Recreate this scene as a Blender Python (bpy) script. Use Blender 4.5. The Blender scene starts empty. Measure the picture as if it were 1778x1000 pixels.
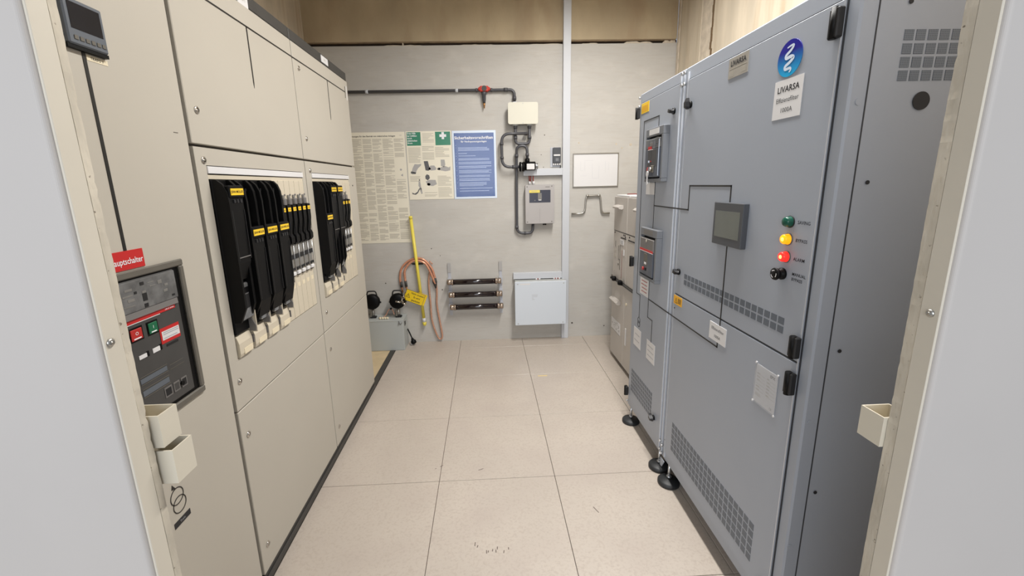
import bpy, math, random
from mathutils import Vector, Matrix
random.seed(4)
S = bpy.context.scene
COL = S.collection
# ------------------------------------------------------------------ camera
cam_d = bpy.data.cameras.new('camera'); cam = bpy.data.objects.new('camera', cam_d); COL.objects.link(cam)
cam_d.sensor_width = 36; cam_d.lens = 726.337 / 1778 * 36
cam_d.shift_x = (889 - 873.62) / 1778; cam_d.shift_y = (474.24 - 500) / 1778
cam_d.clip_start = 0.02
RT = Vector((0.99887058, -0.04194861, -0.02231302)); UP = Vector((0.03051024, 0.20628285, 0.97801662)); FW = Vector((0.03642364, 0.97759281, -0.20732973))
m = Matrix((RT, UP, -FW)).transposed().to_4x4(); m.translation = Vector((0.28374, -3.10669, 1.49399))
cam.matrix_world = m
S.camera = cam
# ------------------------------------------------------------------ world, lights, exposure
w = bpy.data.worlds.new('world'); S.world = w; w.use_nodes = True
w.node_tree.nodes['Background'].inputs[0].default_value = (0.80, 0.88, 1.0, 1); w.node_tree.nodes['Background'].inputs[1].default_value = 0.30
def area(name, loc, target, sx, sy, power, col, spread=180):
    l = bpy.data.lights.new(name, 'AREA'); l.shape = 'RECTANGLE'; l.size = sx; l.size_y = sy; l.energy = power; l.color = col; l.spread = math.radians(spread)
    o = bpy.data.objects.new(name, l); COL.objects.link(o); o.location = loc
    o.rotation_euler = (Vector(target) - Vector(loc)).to_track_quat('-Z', 'Y').to_euler(); return o
area('light_fixture_lamp', (1.00, -0.85, 3.165), (1.00, -0.85, 0), 0.14, 1.20, 44, (1.0, 0.975, 0.94), 165)
area('light_fixture_lamp', (1.00, -1.85, 3.165), (1.00, -1.85, 0), 0.14, 0.60, 24, (1.0, 0.975, 0.94), 165)
area('doorway_daylight', (-0.6, -7.0, 2.1), (0.25, 0, 1.1), 6.6, 2.0, 180, (0.90, 0.94, 1.0))
S.view_settings.view_transform = 'Standard'; S.view_settings.look = 'None'; S.view_settings.gamma = 1; S.view_settings.use_curve_mapping = False
S.view_settings.exposure = 0.42

# ------------------------------------------------------------------ materials
def lin(c):
    return tuple(((x / 255) / 12.92 if x / 255 <= 0.04045 else ((x / 255 + 0.055) / 1.055) ** 2.4) for x in c)
def mat(name, rgb, rough=0.5, metal=0.0, var=0.0, scale=8.0, bump=0.0, bscale=200.0, stretch=(1, 1, 1), emit=0, spec=0.5, alpha=1.0, trans=0.0, rgb2=None, lo=0.35, hi=0.65):
    M = bpy.data.materials.new(name); M.use_nodes = True; nt = M.node_tree; b = nt.nodes['Principled BSDF']
    c = lin(rgb); b.inputs['Base Color'].default_value = (*c, 1); b.inputs['Roughness'].default_value = rough; b.inputs['Metallic'].default_value = metal
    b.inputs['Specular IOR Level'].default_value = spec
    if emit: b.inputs['Emission Color'].default_value = (*c, 1); b.inputs['Emission Strength'].default_value = emit
    if trans: b.inputs['Transmission Weight'].default_value = trans
    if alpha < 1: b.inputs['Alpha'].default_value = alpha
    tc = nt.nodes.new('ShaderNodeTexCoord'); mp = nt.nodes.new('ShaderNodeMapping'); mp.inputs['Scale'].default_value = stretch
    nt.links.new(tc.outputs['Object'], mp.inputs[0])
    if var or rgb2:
        n = nt.nodes.new('ShaderNodeTexNoise'); n.inputs['Scale'].default_value = scale; n.inputs['Detail'].default_value = 6; nt.links.new(mp.outputs[0], n.inputs[0])
        r = nt.nodes.new('ShaderNodeValToRGB'); r.color_ramp.elements[0].position = lo; r.color_ramp.elements[1].position = hi
        c2 = lin(rgb2) if rgb2 else tuple(min(1, x * (1 + var)) for x in c); c1 = c if rgb2 else tuple(x * (1 - var) for x in c)
        r.color_ramp.elements[0].color = (*c1, 1); r.color_ramp.elements[1].color = (*c2, 1)
        nt.links.new(n.outputs[0], r.inputs[0]); nt.links.new(r.outputs[0], b.inputs['Base Color'])
    if bump:
        n2 = nt.nodes.new('ShaderNodeTexNoise'); n2.inputs['Scale'].default_value = bscale; nt.links.new(mp.outputs[0], n2.inputs[0])
        bp = nt.nodes.new('ShaderNodeBump'); bp.inputs['Strength'].default_value = bump; bp.inputs['Distance'].default_value = 0.002
        nt.links.new(n2.outputs[0], bp.inputs['Height']); nt.links.new(bp.outputs[0], b.inputs['Normal'])
    return M
def mix_over(M, rgb, scale, lo, hi, stretch=(1, 1, 1), fac=1.0, off=(0, 0, 0)):
    """a second stain layer over the base colour"""
    nt = M.node_tree; b = nt.nodes['Principled BSDF']; src = b.inputs['Base Color'].links[0].from_socket if b.inputs['Base Color'].links else None
    tc = nt.nodes.new('ShaderNodeTexCoord'); mp = nt.nodes.new('ShaderNodeMapping'); mp.inputs['Scale'].default_value = stretch; mp.inputs['Location'].default_value = off
    nt.links.new(tc.outputs['Object'], mp.inputs[0])
    n = nt.nodes.new('ShaderNodeTexNoise'); n.inputs['Scale'].default_value = scale; n.inputs['Detail'].default_value = 8; nt.links.new(mp.outputs[0], n.inputs[0])
    r = nt.nodes.new('ShaderNodeMapRange'); r.inputs['From Min'].default_value = lo; r.inputs['From Max'].default_value = hi; r.inputs['To Max'].default_value = fac; nt.links.new(n.outputs[0], r.inputs[0])
    mx = nt.nodes.new('ShaderNodeMix'); mx.data_type = 'RGBA'; nt.links.new(r.outputs[0], mx.inputs[0])
    if src: nt.links.new(src, mx.inputs[6])
    else: mx.inputs[6].default_value = b.inputs['Base Color'].default_value
    mx.inputs[7].default_value = (*lin(rgb), 1); nt.links.new(mx.outputs[2], b.inputs['Base Color']); return M
M = {}
M['concrete'] = mat('concrete', (188, 185, 179), 0.85, var=0.035, scale=2.2, bump=0.35, bscale=60, stretch=(1, 1, 3))
mix_over(M['concrete'], (178, 170, 160), 16, 0.50, 0.75, (0.5, 1, 4), 0.40)
mix_over(M['concrete'], (208, 204, 196), 6, 0.55, 0.75, (1, 1, 1.6), 0.35, (3, 1, 2))
M['concrete_upper'] = mat('concrete_upper', (178, 162, 134), 0.85, var=0.10, scale=1.6, bump=0.3, bscale=50, stretch=(2, 1, 1))
mix_over(M['concrete_upper'], (158, 136, 110), 3, 0.5, 0.7, (1.5, 1, 0.6), 0.6)
M['concrete_side'] = mat('concrete_side', (196, 184, 164), 0.85, var=0.10, scale=3, bump=0.35, bscale=50, stretch=(1, 3, 0.5))
mix_over(M['concrete_side'], (170, 150, 122), 5, 0.52, 0.72, (1, 3, 0.35), 0.6)
M['mortar'] = mat('mortar', (196, 184, 166), 0.9, var=0.12, scale=20, bump=0.5)
M['gap'] = mat('gap', (50, 38, 30), 0.95)
M['tile'] = mat('tile', (186, 176, 165), 0.36, var=0.05, scale=1.4, bump=0.06, bscale=120)
mix_over(M['tile'], (170, 157, 146), 90, 0.48, 0.68, (1, 1, 1), 0.55)
mix_over(M['tile'], (176, 164, 155), 4, 0.45, 0.75, (1, 1.3, 1), 0.5)
mix_over(M['tile'], (150, 138, 128), 300, 0.58, 0.72, (1, 1, 1), 0.35)
M['subfloor'] = mat('subfloor', (70, 62, 55), 0.9)
M['floor_yellow'] = mat('floor_yellow', (206, 186, 150), 0.5, var=0.06, scale=10)
M['cream'] = mat('cream_steel', (184, 178, 166), 0.5, var=0.012, scale=3, bump=0.05, bscale=500)
M['cream_dark'] = mat('cream_gap', (74, 68, 60), 0.7)
M['charcoal'] = mat('charcoal', (62, 60, 57), 0.55, var=0.08, scale=12)
M['black'] = mat('black_plastic', (5, 5, 6), 0.5, spec=0.2)
M['black_soft'] = mat('black_matt', (24, 24, 26), 0.6)
M['black_edge'] = mat('black_edge', (24, 24, 27), 0.35)
M['mimic'] = mat('mimic_black', (28, 26, 24), 0.45)
M['beige_plastic'] = mat('beige_plastic', (204, 194, 174), 0.45)
M['label_cream'] = mat('label_cream', (226, 214, 186), 0.5)
M['gusset'] = mat('gusset_grey', (112, 109, 107), 0.5)
M['smoke'] = mat('smoked_window', (104, 104, 104), 0.2, var=0.25, scale=30)
M['grey_seg'] = mat('grey_segment', (122, 120, 116), 0.45, var=0.1, scale=40)
M['chrome'] = mat('chrome', (205, 200, 192), 0.2, metal=1)
M['zinc'] = mat('zinc', (196, 198, 200), 0.3, metal=0.9)
M['steel'] = mat('brushed_steel', (178, 175, 168), 0.32, metal=0.9, bump=0.1, stretch=(1, 1, 12))
M['yellow'] = mat('yellow_label', (240, 198, 40), 0.5)
M['orange'] = mat('orange_label', (240, 178, 36), 0.5)
M['ink'] = mat('ink', (30, 30, 34), 0.6)
M['ink_soft'] = mat('ink_soft', (170, 165, 153), 0.7)
M['ink_faint'] = mat('ink_faint', (172, 172, 176), 0.7)
M['ink_red'] = mat('ink_red', (170, 90, 90), 0.7)
M['white'] = mat('white_paper', (216, 215, 215), 0.6)
M['white_ink'] = mat('white_ink', (232, 232, 235), 0.6)
M['red'] = mat('red_label', (190, 34, 34), 0.45)
M['red_dark'] = mat('red_button', (178, 40, 36), 0.4)
M['green_btn'] = mat('green_button', (20, 100, 66), 0.4)
M['acb'] = mat('breaker_grey', (66, 65, 64), 0.45, var=0.06, scale=20)
M['acb_blue'] = mat('breaker_bluegrey', (82, 87, 97), 0.4, var=0.08, scale=20)
M['bezel'] = mat('bezel_grey', (98, 94, 86), 0.5, var=0.05, scale=20)
M['meter'] = mat('meter_grey', (92, 98, 106), 0.45)
M['meter_dark'] = mat('meter_screen', (20, 20, 26), 0.25, var=0.2, scale=14)
M['grey'] = mat('cabinet_grey', (156, 162, 172), 0.42, var=0.012, scale=3, bump=0.05, bscale=600)
M['grey_seam'] = mat('seam_dark', (50, 52, 56), 0.6)
M['edge'] = mat('bright_edge', (214, 218, 224), 0.25, metal=0.4)
M['perf'] = mat('perforated_steel', (96, 103, 112), 0.45)
M['bezel2'] = mat('bezel_slate', (112, 115, 120), 0.45)
M['lamp_y'] = mat('lamp_yellow', (250, 158, 8), 0.3, emit=0.75)
M['lamp_yc'] = mat('lamp_yellow_core', (255, 220, 90), 0.3, emit=1.5)
M['lamp_r'] = mat('lamp_red', (250, 40, 32), 0.3, emit=0.85)
M['lamp_rc'] = mat('lamp_red_core', (255, 170, 100), 0.3, emit=1.5)
M['lamp_g'] = mat('lamp_green', (10, 78, 62), 0.25)
M['screen'] = mat('touch_screen', (104, 108, 104), 0.2, var=0.06, scale=8)
M['hmi'] = mat('hmi_frame', (72, 75, 80), 0.35)
M['silver_plate'] = mat('silver_plate', (186, 182, 174), 0.3, metal=0.5)
M['jamb'] = mat('jamb_white', (186, 180, 174), 0.6, var=0.015, scale=4)
M['jamb_cream'] = mat('jamb_cream', (206, 198, 182), 0.55, var=0.02, scale=6)
M['board'] = mat('board_edge', (196, 187, 170), 0.95, var=0.14, scale=14, bump=0.8, bscale=90, stretch=(1, 1, 0.4))
mix_over(M['board'], (84, 66, 50), 90, 0.66, 0.72, (1, 1, 1), 0.8)
M['trunk'] = mat('trunking_white', (196, 199, 204), 0.45)
M['trunk_cream'] = mat('trunking_cream', (208, 200, 182), 0.45)
M['pvc'] = mat('pvc_grey', (74, 74, 78), 0.38, var=0.06, scale=30)
M['pvc_red'] = mat('pvc_red', (192, 52, 36), 0.45)
M['brass'] = mat('brass', (190, 140, 90), 0.3, metal=0.9)
M['box_cream'] = mat('box_cream', (206, 203, 188), 0.4)
M['inverter'] = mat('inverter_silver', (170, 166, 164), 0.42, var=0.02, scale=6, spec=0.6)
M['inv_panel'] = mat('inverter_panel', (58, 60, 72), 0.35)
M['box_white'] = mat('box_white', (206, 213, 221), 0.4)
M['box_side'] = mat('box_grey', (176, 178, 176), 0.5)
M['bat_box'] = mat('battery_box', (178, 182, 180), 0.45)
M['copper'] = mat('copper_cable', (206, 146, 116), 0.25, metal=0.25, var=0.15, scale=60)
M['copper_clear'] = mat('copper_clear', (196, 150, 126), 0.25, metal=0.2, var=0.15, scale=80)
M['pole'] = mat('yellow_pole', (228, 210, 84), 0.4)
M['sign_y'] = mat('sign_yellow', (236, 200, 24), 0.45)
M['fuse'] = mat('fuse_brown', (26, 16, 20), 0.16, spec=0.9)
M['fuse_cap'] = mat('fuse_cap', (176, 160, 146), 0.25, metal=0.85)
M['fuse_rail'] = mat('clear_rail', (182, 184, 190), 0.3)
M['poster'] = mat('poster_cream', (230, 224, 206), 0.5)
M['poster_green'] = mat('poster_green', (52, 128, 100), 0.3)
M['poster_blue'] = mat('poster_blue', (16, 62, 130), 0.14, spec=0.55, bump=1.0, bscale=5, stretch=(1, 1, .6))
M['poster_border'] = mat('poster_border', (212, 224, 240), 0.3)
M['switchgear'] = mat('switchgear_taupe', (186, 180, 173), 0.5, var=0.015, scale=4)
M['rubber'] = mat('rubber', (34, 36, 38), 0.5, var=0.1, scale=30)
M['photo_dark'] = mat('print_dark', (92, 92, 94), 0.6)
M['photo_mid'] = mat('print_mid', (168, 166, 164), 0.6)
M['wire_red'] = mat('wire_red', (140, 66, 62), 0.5); M['mimic_red'] = mat('mimic_red', (140, 108, 102), 0.5); M['pale_yellow'] = mat('pale_yellow', (226, 208, 96), 0.5)
M['tape'] = mat('yellow_tape', (218, 196, 140), 0.6)
# logo gradient (printed colour)
lg = mat('logo_blue', (30, 60, 170), 0.3); nt = lg.node_tree; b = nt.nodes['Principled BSDF']
tc = nt.nodes.new('ShaderNodeTexCoord'); sp = nt.nodes.new('ShaderNodeSeparateXYZ'); r = nt.nodes.new('ShaderNodeValToRGB')
nt.links.new(tc.outputs['Generated'], sp.inputs[0]); nt.links.new(sp.outputs[2], r.inputs[0]); nt.links.new(r.outputs[0], b.inputs['Base Color'])
r.color_ramp.elements[0].color = (*lin((24, 168, 220)), 1); r.color_ramp.elements[1].color = (*lin((30, 30, 140)), 1); r.color_ramp.elements[1].position = 0.7
M['logo'] = lg
# perforation: fine dots
nt = M['perf'].node_tree; b = nt.nodes['Principled BSDF']; tc = nt.nodes.new('ShaderNodeTexCoord'); v = nt.nodes.new('ShaderNodeTexVoronoi'); v.inputs['Scale'].default_value = 260; v.inputs['Randomness'].default_value = 0
nt.links.new(tc.outputs['Object'], v.inputs[0]); r = nt.nodes.new('ShaderNodeValToRGB'); nt.links.new(v.outputs['Distance'], r.inputs[0]); nt.links.new(r.outputs[0], b.inputs['Base Color'])
r.color_ramp.elements[0].color = (*lin((62, 68, 78)), 1); r.color_ramp.elements[1].color = (*lin((112, 120, 130)), 1); r.color_ramp.elements[0].position = 0.3; r.color_ramp.elements[1].position = 0.5

# ------------------------------------------------------------------ mesh helpers
ORG = {}
def tag(o, label=None, cat=None, group=None, kind=None):
    if label: o['label'] = label
    if cat: o['category'] = cat
    if group: o['group'] = group
    if kind: o['kind'] = kind
    return o
def thing(name, loc, label, cat, group=None):
    o = bpy.data.objects.new(name, None); COL.objects.link(o); o.location = loc; o.empty_display_size = 0.05
    ORG[o.name] = Vector(loc); return tag(o, label, cat, group)
class MB:
    def __init__(s): s.v = []; s.f = []; s.smooth = []
    def add(s, vs, fs, sm=False):
        n = len(s.v); s.v += [tuple(v) for v in vs]; s.f += [tuple(i + n for i in f) for f in fs]; s.smooth += [sm] * len(fs); return s
    def box(s, x0, x1, y0, y1, z0, z1, b=0.0):
        x0, x1 = sorted((x0, x1)); y0, y1 = sorted((y0, y1)); z0, z1 = sorted((z0, z1))
        b = min(b, (x1 - x0) * .45, (y1 - y0) * .45, (z1 - z0) * .45)
        if b <= 0:
            vs = [(x, y, z) for x in (x0, x1) for y in (y0, y1) for z in (z0, z1)]
            return s.add(vs, [(0, 1, 3, 2), (4, 6, 7, 5), (0, 4, 5, 1), (2, 3, 7, 6), (0, 2, 6, 4), (1, 5, 7, 3)])
        vs = []; idx = {}
        for i, x in enumerate((x0, x1)):
            for j, y in enumerate((y0, y1)):
                for k, z in enumerate((z0, z1)):
                    sx, sy, sz = (1 - 2 * i) * b, (1 - 2 * j) * b, (1 - 2 * k) * b
                    for a, p in enumerate(((x, y + sy, z + sz), (x + sx, y, z + sz), (x + sx, y + sy, z))):
                        idx[i, j, k, a] = len(vs); vs.append(p)
        fs = []
        q = ((0, 0), (1, 0), (1, 1), (0, 1))
        for i in (0, 1): fs.append([idx[i, u, v, 0] for u, v in q][::(-1 if i == 0 else 1)])
        for j in (0, 1): fs.append([idx[u, j, v, 1] for u, v in q][::(1 if j == 0 else -1)])
        for k in (0, 1): fs.append([idx[u, v, k, 2] for u, v in q][::(-1 if k == 0 else 1)])
        for j in (0, 1):
            for k in (0, 1): fs.append((idx[0, j, k, 1], idx[1, j, k, 1], idx[1, j, k, 2], idx[0, j, k, 2]))
        for i in (0, 1):
            for k in (0, 1): fs.append((idx[i, 0, k, 0], idx[i, 1, k, 0], idx[i, 1, k, 2], idx[i, 0, k, 2]))
        for i in (0, 1):
            for j in (0, 1): fs.append((idx[i, j, 0, 0], idx[i, j, 1, 0], idx[i, j, 1, 1], idx[i, j, 0, 1]))
        for i in (0, 1):
            for j in (0, 1):
                for k in (0, 1): fs.append((idx[i, j, k, 0], idx[i, j, k, 1], idx[i, j, k, 2]))
        return s.add(vs, fs)
    def prism(s, pts, axis, a0, a1, sm=False):
        """pts 2-D in the two other axes (cyclic order x,y,z without axis)"""
        def P(p, a): return {0: (a, p[0], p[1]), 1: (p[0], a, p[1]), 2: (p[0], p[1], a)}[axis]
        n = len(pts); vs = [P(p, a0) for p in pts] + [P(p, a1) for p in pts]
        s.add(vs, [tuple(range(n))[::-1], tuple(range(n, 2 * n))])
        n0 = len(s.v) - 2 * n
        for i in range(n):
            j = (i + 1) % n; s.f.append((n0 + i, n0 + j, n0 + n + j, n0 + n + i)); s.smooth.append(sm)
        return s
    def tube(s, path, r, n=12, caps=True, radii=None):
        path = [Vector(p) for p in path]; N = len(path); rings = []
        t0 = (path[1] - path[0]).normalized(); ref = Vector((0, 0, 1)) if abs(t0.z) < .9 else Vector((1, 0, 0)); u = t0.cross(ref).normalized()
        for i, p in enumerate(path):
            t = (path[min(i + 1, N - 1)] - path[max(i - 1, 0)]).normalized()
            u = (u - t * u.dot(t)).normalized(); v = t.cross(u); rr = radii[i] if radii else r
            rings.append([p + (u * math.cos(2 * math.pi * k / n) + v * math.sin(2 * math.pi * k / n)) * rr for k in range(n)])
        vs = [q for rg in rings for q in rg]; fs = [(i * n + k, i * n + (k + 1) % n, (i + 1) * n + (k + 1) % n, (i + 1) * n + k) for i in range(N - 1) for k in range(n)]
        b0 = len(s.v); s.add(vs, fs, True)
        if caps:
            s.f += [tuple(b0 + k for k in range(n))[::-1], tuple(b0 + (N - 1) * n + k for k in range(n))]; s.smooth += [False, False]
        return s
    def cyl(s, a, b, r, n=16, r2=None): return s.tube([a, b], r, n, radii=[r, r if r2 is None else r2])
    def lathe(s, c, ax, prof, n=20):
        """prof: (distance along ax, radius)"""
        ax = Vector(ax).normalized(); c = Vector(c); return s.tube([c + ax * d + ax * (1e-6 * i) for i, (d, r) in enumerate(prof)], 0, n, radii=[max(r, 1e-4) for d, r in prof])
    def poly(s, pts): return s.add(pts, [tuple(range(len(pts)))])
    def build(s, name, mt, parent=None, kind=None, label=None, origin=None):
        me = bpy.data.meshes.new(name)
        if origin is None:
            if parent is not None: origin = ORG[parent.name]
            else:
                xs, ys, zs = zip(*s.v); origin = Vector(((min(xs) + max(xs)) / 2, (min(ys) + max(ys)) / 2, min(zs)))
        origin = Vector(origin)
        me.from_pydata([tuple(Vector(v) - origin) for v in s.v], [], s.f); me.polygons.foreach_set('use_smooth', s.smooth)
        import bmesh
        bm = bmesh.new(); bm.from_mesh(me); bmesh.ops.recalc_face_normals(bm, faces=bm.faces); bm.to_mesh(me); bm.free()
        me.materials.append(M[mt] if isinstance(mt, str) else mt); me.update()
        o = bpy.data.objects.new(name, me); COL.objects.link(o); ORG[o.name] = origin
        if parent is not None: o.parent = parent; o.location = origin - ORG[parent.name]
        else: o.location = origin
        if kind: o['kind'] = kind
        if label: o['label'] = label
        return o
def bx(*a, b=0.0): return MB().box(*a, b=b)
def arc(c, r, a0, a1, ax1, ax2, n=6):
    c = Vector(c); return [c + Vector(ax1) * r * math.cos(math.radians(a0 + (a1 - a0) * i / n)) + Vector(ax2) * r * math.sin(math.radians(a0 + (a1 - a0) * i / n)) for i in range(n + 1)]
def rounded(path, r, n=6):
    """polyline with rounded corners"""
    P = [Vector(p) for p in path]; out = [P[0]]
    for i in range(1, len(P) - 1):
        a, b, c = P[i - 1], P[i], P[i + 1]; d1 = (a - b).normalized(); d2 = (c - b).normalized()
        rr = min(r, (a - b).length * .49, (c - b).length * .49); p1 = b + d1 * rr; p2 = b + d2 * rr
        for k in range(n + 1):
            t = k / n; out.append(p1 * (1 - t) ** 2 + b * 2 * t * (1 - t) + p2 * t * t)
    out.append(P[-1]); return out
def smooth_path(P, k=6):
    P = [Vector(p) for p in P]; out = []
    for i in range(len(P) - 1):
        p0, p1, p2, p3 = P[max(i - 1, 0)], P[i], P[i + 1], P[min(i + 2, len(P) - 1)]
        for j in range(k):
            t = j / k; out.append(0.5 * ((2 * p1) + (p2 - p0) * t + (2 * p0 - 5 * p1 + 4 * p2 - p3) * t * t + (3 * p1 - p0 - 3 * p2 + p3) * t ** 3))
    return out + [P[-1]]
# planes: L = left cabinet fronts (x=-0.6, facing +x), R = right cabinet fronts (x=1.15, facing -x), K = switchgear behind (x=1.345), W = rear wall (y=0.81), E = end face of right cabinet (y=-2.08)
def pt(pl, u, v, d=0.0):
    return {'L': (-.6 + d, u, v), 'R': (1.15 - d, u, v), 'K': (1.345 - d, u, v), 'W': (u, .81 - d, v), 'E': (u, -2.08 - d, v)}[pl]
RIGHT = {'L': Vector((0, 1, 0)), 'R': Vector((0, -1, 0)), 'K': Vector((0, -1, 0)), 'W': Vector((1, 0, 0)), 'E': Vector((1, 0, 0))}
def pb(mb, pl, u0, u1, v0, v1, d0, d1, b=0.0):
    a = pt(pl, u0, v0, d0); c = pt(pl, u1, v1, d1); return mb.box(a[0], c[0], a[1], c[1], a[2], c[2], b)
def PB(pl, *a, b=0.0): return pb(MB(), pl, *a, b=b)
TXT = {}
def text(pl, u, v, s, size, mt, parent, d=0.001, align='CENTER', bold=0.0, rot=0.0, sx=1.0, name='lettering', label=None, spacing=1.0):
    """real lettering as flat mesh; (u, v) = anchor on plane pl, middle of the line"""
    c = bpy.data.curves.new('t', 'FONT'); c.body = s; c.size = size; c.align_x = align; c.align_y = 'CENTER'; c.offset = bold; c.resolution_u = 2; c.space_line = spacing
    o = bpy.data.objects.new('t', c); COL.objects.link(o); dg = bpy.context.evaluated_depsgraph_get(); me = bpy.data.meshes.new_from_object(o.evaluated_get(dg)); bpy.data.objects.remove(o)
    Rv = RIGHT[pl]; U = Vector((0, 0, 1)); ca, sa = math.cos(rot), math.sin(rot); A = Rv * ca + U * sa; B = -Rv * sa + U * ca; P0 = Vector(pt(pl, u, v, d))
    mb = MB(); mb.add([P0 + A * p.co.x * sx + B * p.co.y for p in me.vertices], [tuple(f.vertices) for f in me.polygons]); bpy.data.meshes.remove(me)
    return mb.build(name, mt, parent, label=label)
def bars(mb, pl, u0, u1, v0, v1, rows, d, fill=0.5, ragged=0.25, slant=0.0):
    """rows of small print, too small to read: thin bars; u0 = left in view"""
    sg = 1 if RIGHT[pl].dot(Vector((1, 1, 0))) > 0 else -1
    h = (v1 - v0) / rows; W = abs(u1 - u0)
    for i in range(rows):
        if random.random() < 0.06: continue
        ln = W * (1 - (random.random() * ragged if random.random() < .4 else 0)); t = v1 - h * (i + .25); bt = t - h * fill
        mb.poly([pt(pl, u0, bt, d), pt(pl, u0 + sg * ln, bt, d), pt(pl, u0 + sg * ln, t, d), pt(pl, u0, t, d)])
    return mb
def line(pl, pts, wd, d0=0.0, d1=0.0012):
    mb = MB()
    for (u0, v0), (u1, v1) in zip(pts, pts[1:]):
        pb(mb, pl, min(u0, u1) - wd / 2, max(u0, u1) + wd / 2, min(v0, v1) - wd / 2, max(v0, v1) + wd / 2, d0, d1)
    return mb
def ring(pl, u, v, r, wd, d0, d1, n=28):
    mb = MB(); vs = []
    for k in range(n):
        a = 2 * math.pi * k / n
        for rr in (r - wd / 2, r + wd / 2):
            for d in (d0, d1): vs.append(pt(pl, u + rr * math.cos(a), v + rr * math.sin(a), d))
    fs = []
    for k in range(n):
        a = k * 4; b = ((k + 1) % n) * 4
        fs += [(a + 1, a + 3, b + 3, b + 1), (a, b, b + 2, a + 2), (a + 2, b + 2, b + 3, a + 3), (a, a + 1, b + 1, b)]
    return mb.add(vs, fs)
def disc(pl, u, v, d0, d1, r, n=18, r2=None): return MB().cyl(pt(pl, u, v, d0), pt(pl, u, v, d1), r, n, r2)

# ------------------------------------------------------------------ setting
def struct(o, label=None): return tag(o, label, None, None, 'structure')
XL, XR, YB, YF, ZC = -1.2, 2.0, 0.81, -2.5, 3.3
fl = struct(bx(XL, XR, -4.2, YB, -0.06, -0.012).build('floor', 'subfloor', origin=(0, 0, -0.06)), 'raised floor of large beige stone-look tiles')
xs = [-0.6, 0, .6, 1.2, 1.8, 2.0]; ys = [YB, .6, 0, -.6, -1.2, -1.8, -2.4, -3.0, -3.6]
for i in range(5):
    for j in range(8):
        g = 0.0011
        bx(xs[i] + g, xs[i + 1] - g, ys[j + 1] + g, ys[j] - (g if j else 0), -0.012, 0.0, b=0.0012).build('tile', 'tile', fl)
for j in range(8):
    bx(XL, -0.646, ys[j + 1] + .001, ys[j] - .001, -0.012, -0.001).build('tile', 'floor_yellow', fl, label='yellowish floor tile behind the dark rail')
# scuff marks and worn tape on the tiles
sc = MB()
for (x, y, l, a) in [(.194, -1.60, .02, 1.5), (.205, -1.612, .012, 1.3), (.243, -1.641, .016, 1.6), (.25, -1.64, .010, 1.5), (.268, -1.635, .012, 1.4), (.282, -1.64, .014, 1.6), (.288, -1.625, .014, 1.5), (.315, -1.645, .014, 1.4), (.335, -1.63, .012, 1.6), (.214, -1.123, .03, .4), (.754, -1.444, .04, 2.0), (.0, -1.08, .02, .6), (-.03, -1.10, .01, .5)]:
    dx, dy = math.cos(a) * l / 2, math.sin(a) * l / 2; px, py = -math.sin(a) * .0016, math.cos(a) * .0016
    sc.poly([(x - dx - px, y - dy - py, .0006), (x + dx - px, y + dy - py, .0006), (x + dx + px, y + dy + py, .0006), (x - dx + px, y - dy + py, .0006)])
sc.build('scuff_marks', mat('scuff', (92, 78, 72), 0.8), fl, kind='stuff')
bx(.655, .73, -.045, -.03, 0, .0006).build('tape_mark', 'tape', fl)

wb = struct(bx(XL - .1, XR + .1, YB, YB + .1, -.06, 2.668).build('wall_back', 'concrete'), 'brushed concrete rear wall')
bx(XL, XR, .84, .90, 2.66, 2.70).build('joint', 'gap', wb)
bx(XL, XR - .02, YB + .001, .84, 2.689, 2.699).build('joint_lip', mat('lip_brown', (122, 104, 82), .9, var=.2, scale=12), wb)
bx(XL - .1, XR - .012, YB - .006, YB + .1, 2.698, ZC, b=.004).build('upper_slab', 'concrete_upper', wb, label='browner concrete slab above the open joint')
for (a, c_, z0, z1) in [(.70, .98, 2.669, 2.674), (1.15, 1.30, 2.668, 2.676), (1.52, 1.78, 2.668, 2.686), (1.86, 1.985, 2.668, 2.694), (-.55, -.2, 2.668, 2.676), (.1, .4, 2.668, 2.674)]:
    mbm = MB(); n = 9; top = [(a + (c_ - a) * k / n, z0 + (z1 - z0) * (0.35 + .65 * random.random()) * (0 if k in (0, n) else 1)) for k in range(n + 1)]
    mbm.prism([(a, 2.66)] + top + [(c_, 2.66)], 1, YB + .002, YB + .03); mbm.build('mortar_patch', 'mortar', wb)
bx(-.385, -.375, YB + .0, YB + .03, 2.67, 2.69).build('spacer', 'mortar', wb)
mk = MB()
for (x, z, rr) in [(1.142, 1.847, .008), (1.485, 1.831, .009), (1.618, 1.823, .012), (1.539, 1.795, .008)]: mk.add(disc('W', x, z, 0, .0012, rr, 9).v, disc('W', x, z, 0, .0012, rr, 9).f)
mk.build('plaster_patch', 'mortar', wb, kind='stuff')
mk = MB()
for (x, z, rr) in [(-.158, .519, .006), (-.239, .92, .005), (-.396, .70, .004), (-.16, .85, .004), (1.10, .14, .009), (1.42, .10, .006), (-.69, .60, .006), (.80, 1.75, .004), (.83, 1.92, .005), (.82, 1.64, .004)]: mk.add(disc('W', x, z, 0, .0012, rr, 9).v, disc('W', x, z, 0, .0012, rr, 9).f)
mk.build('drill_marks', 'cream_dark', wb, kind='stuff')
wr = struct(bx(XR, XR + .1, -2.5, YB, -.06, ZC).build('wall_right', 'concrete_side'), 'beige concrete side wall behind the grey cabinets')
bx(XR - .012, XR, .765, .805, -.0, ZC, b=.003).build('corner_filler', 'mortar', wr)
bx(XR - .006, XR, .395, .435, 1.9, ZC, b=.003).build('board_mark', 'concrete_side', wr)
bx(XR - .003, XR, .24, .40, 1.9, ZC).build('board_mark', 'mortar', wr)
ck = MB(); zz = 1.9
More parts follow.
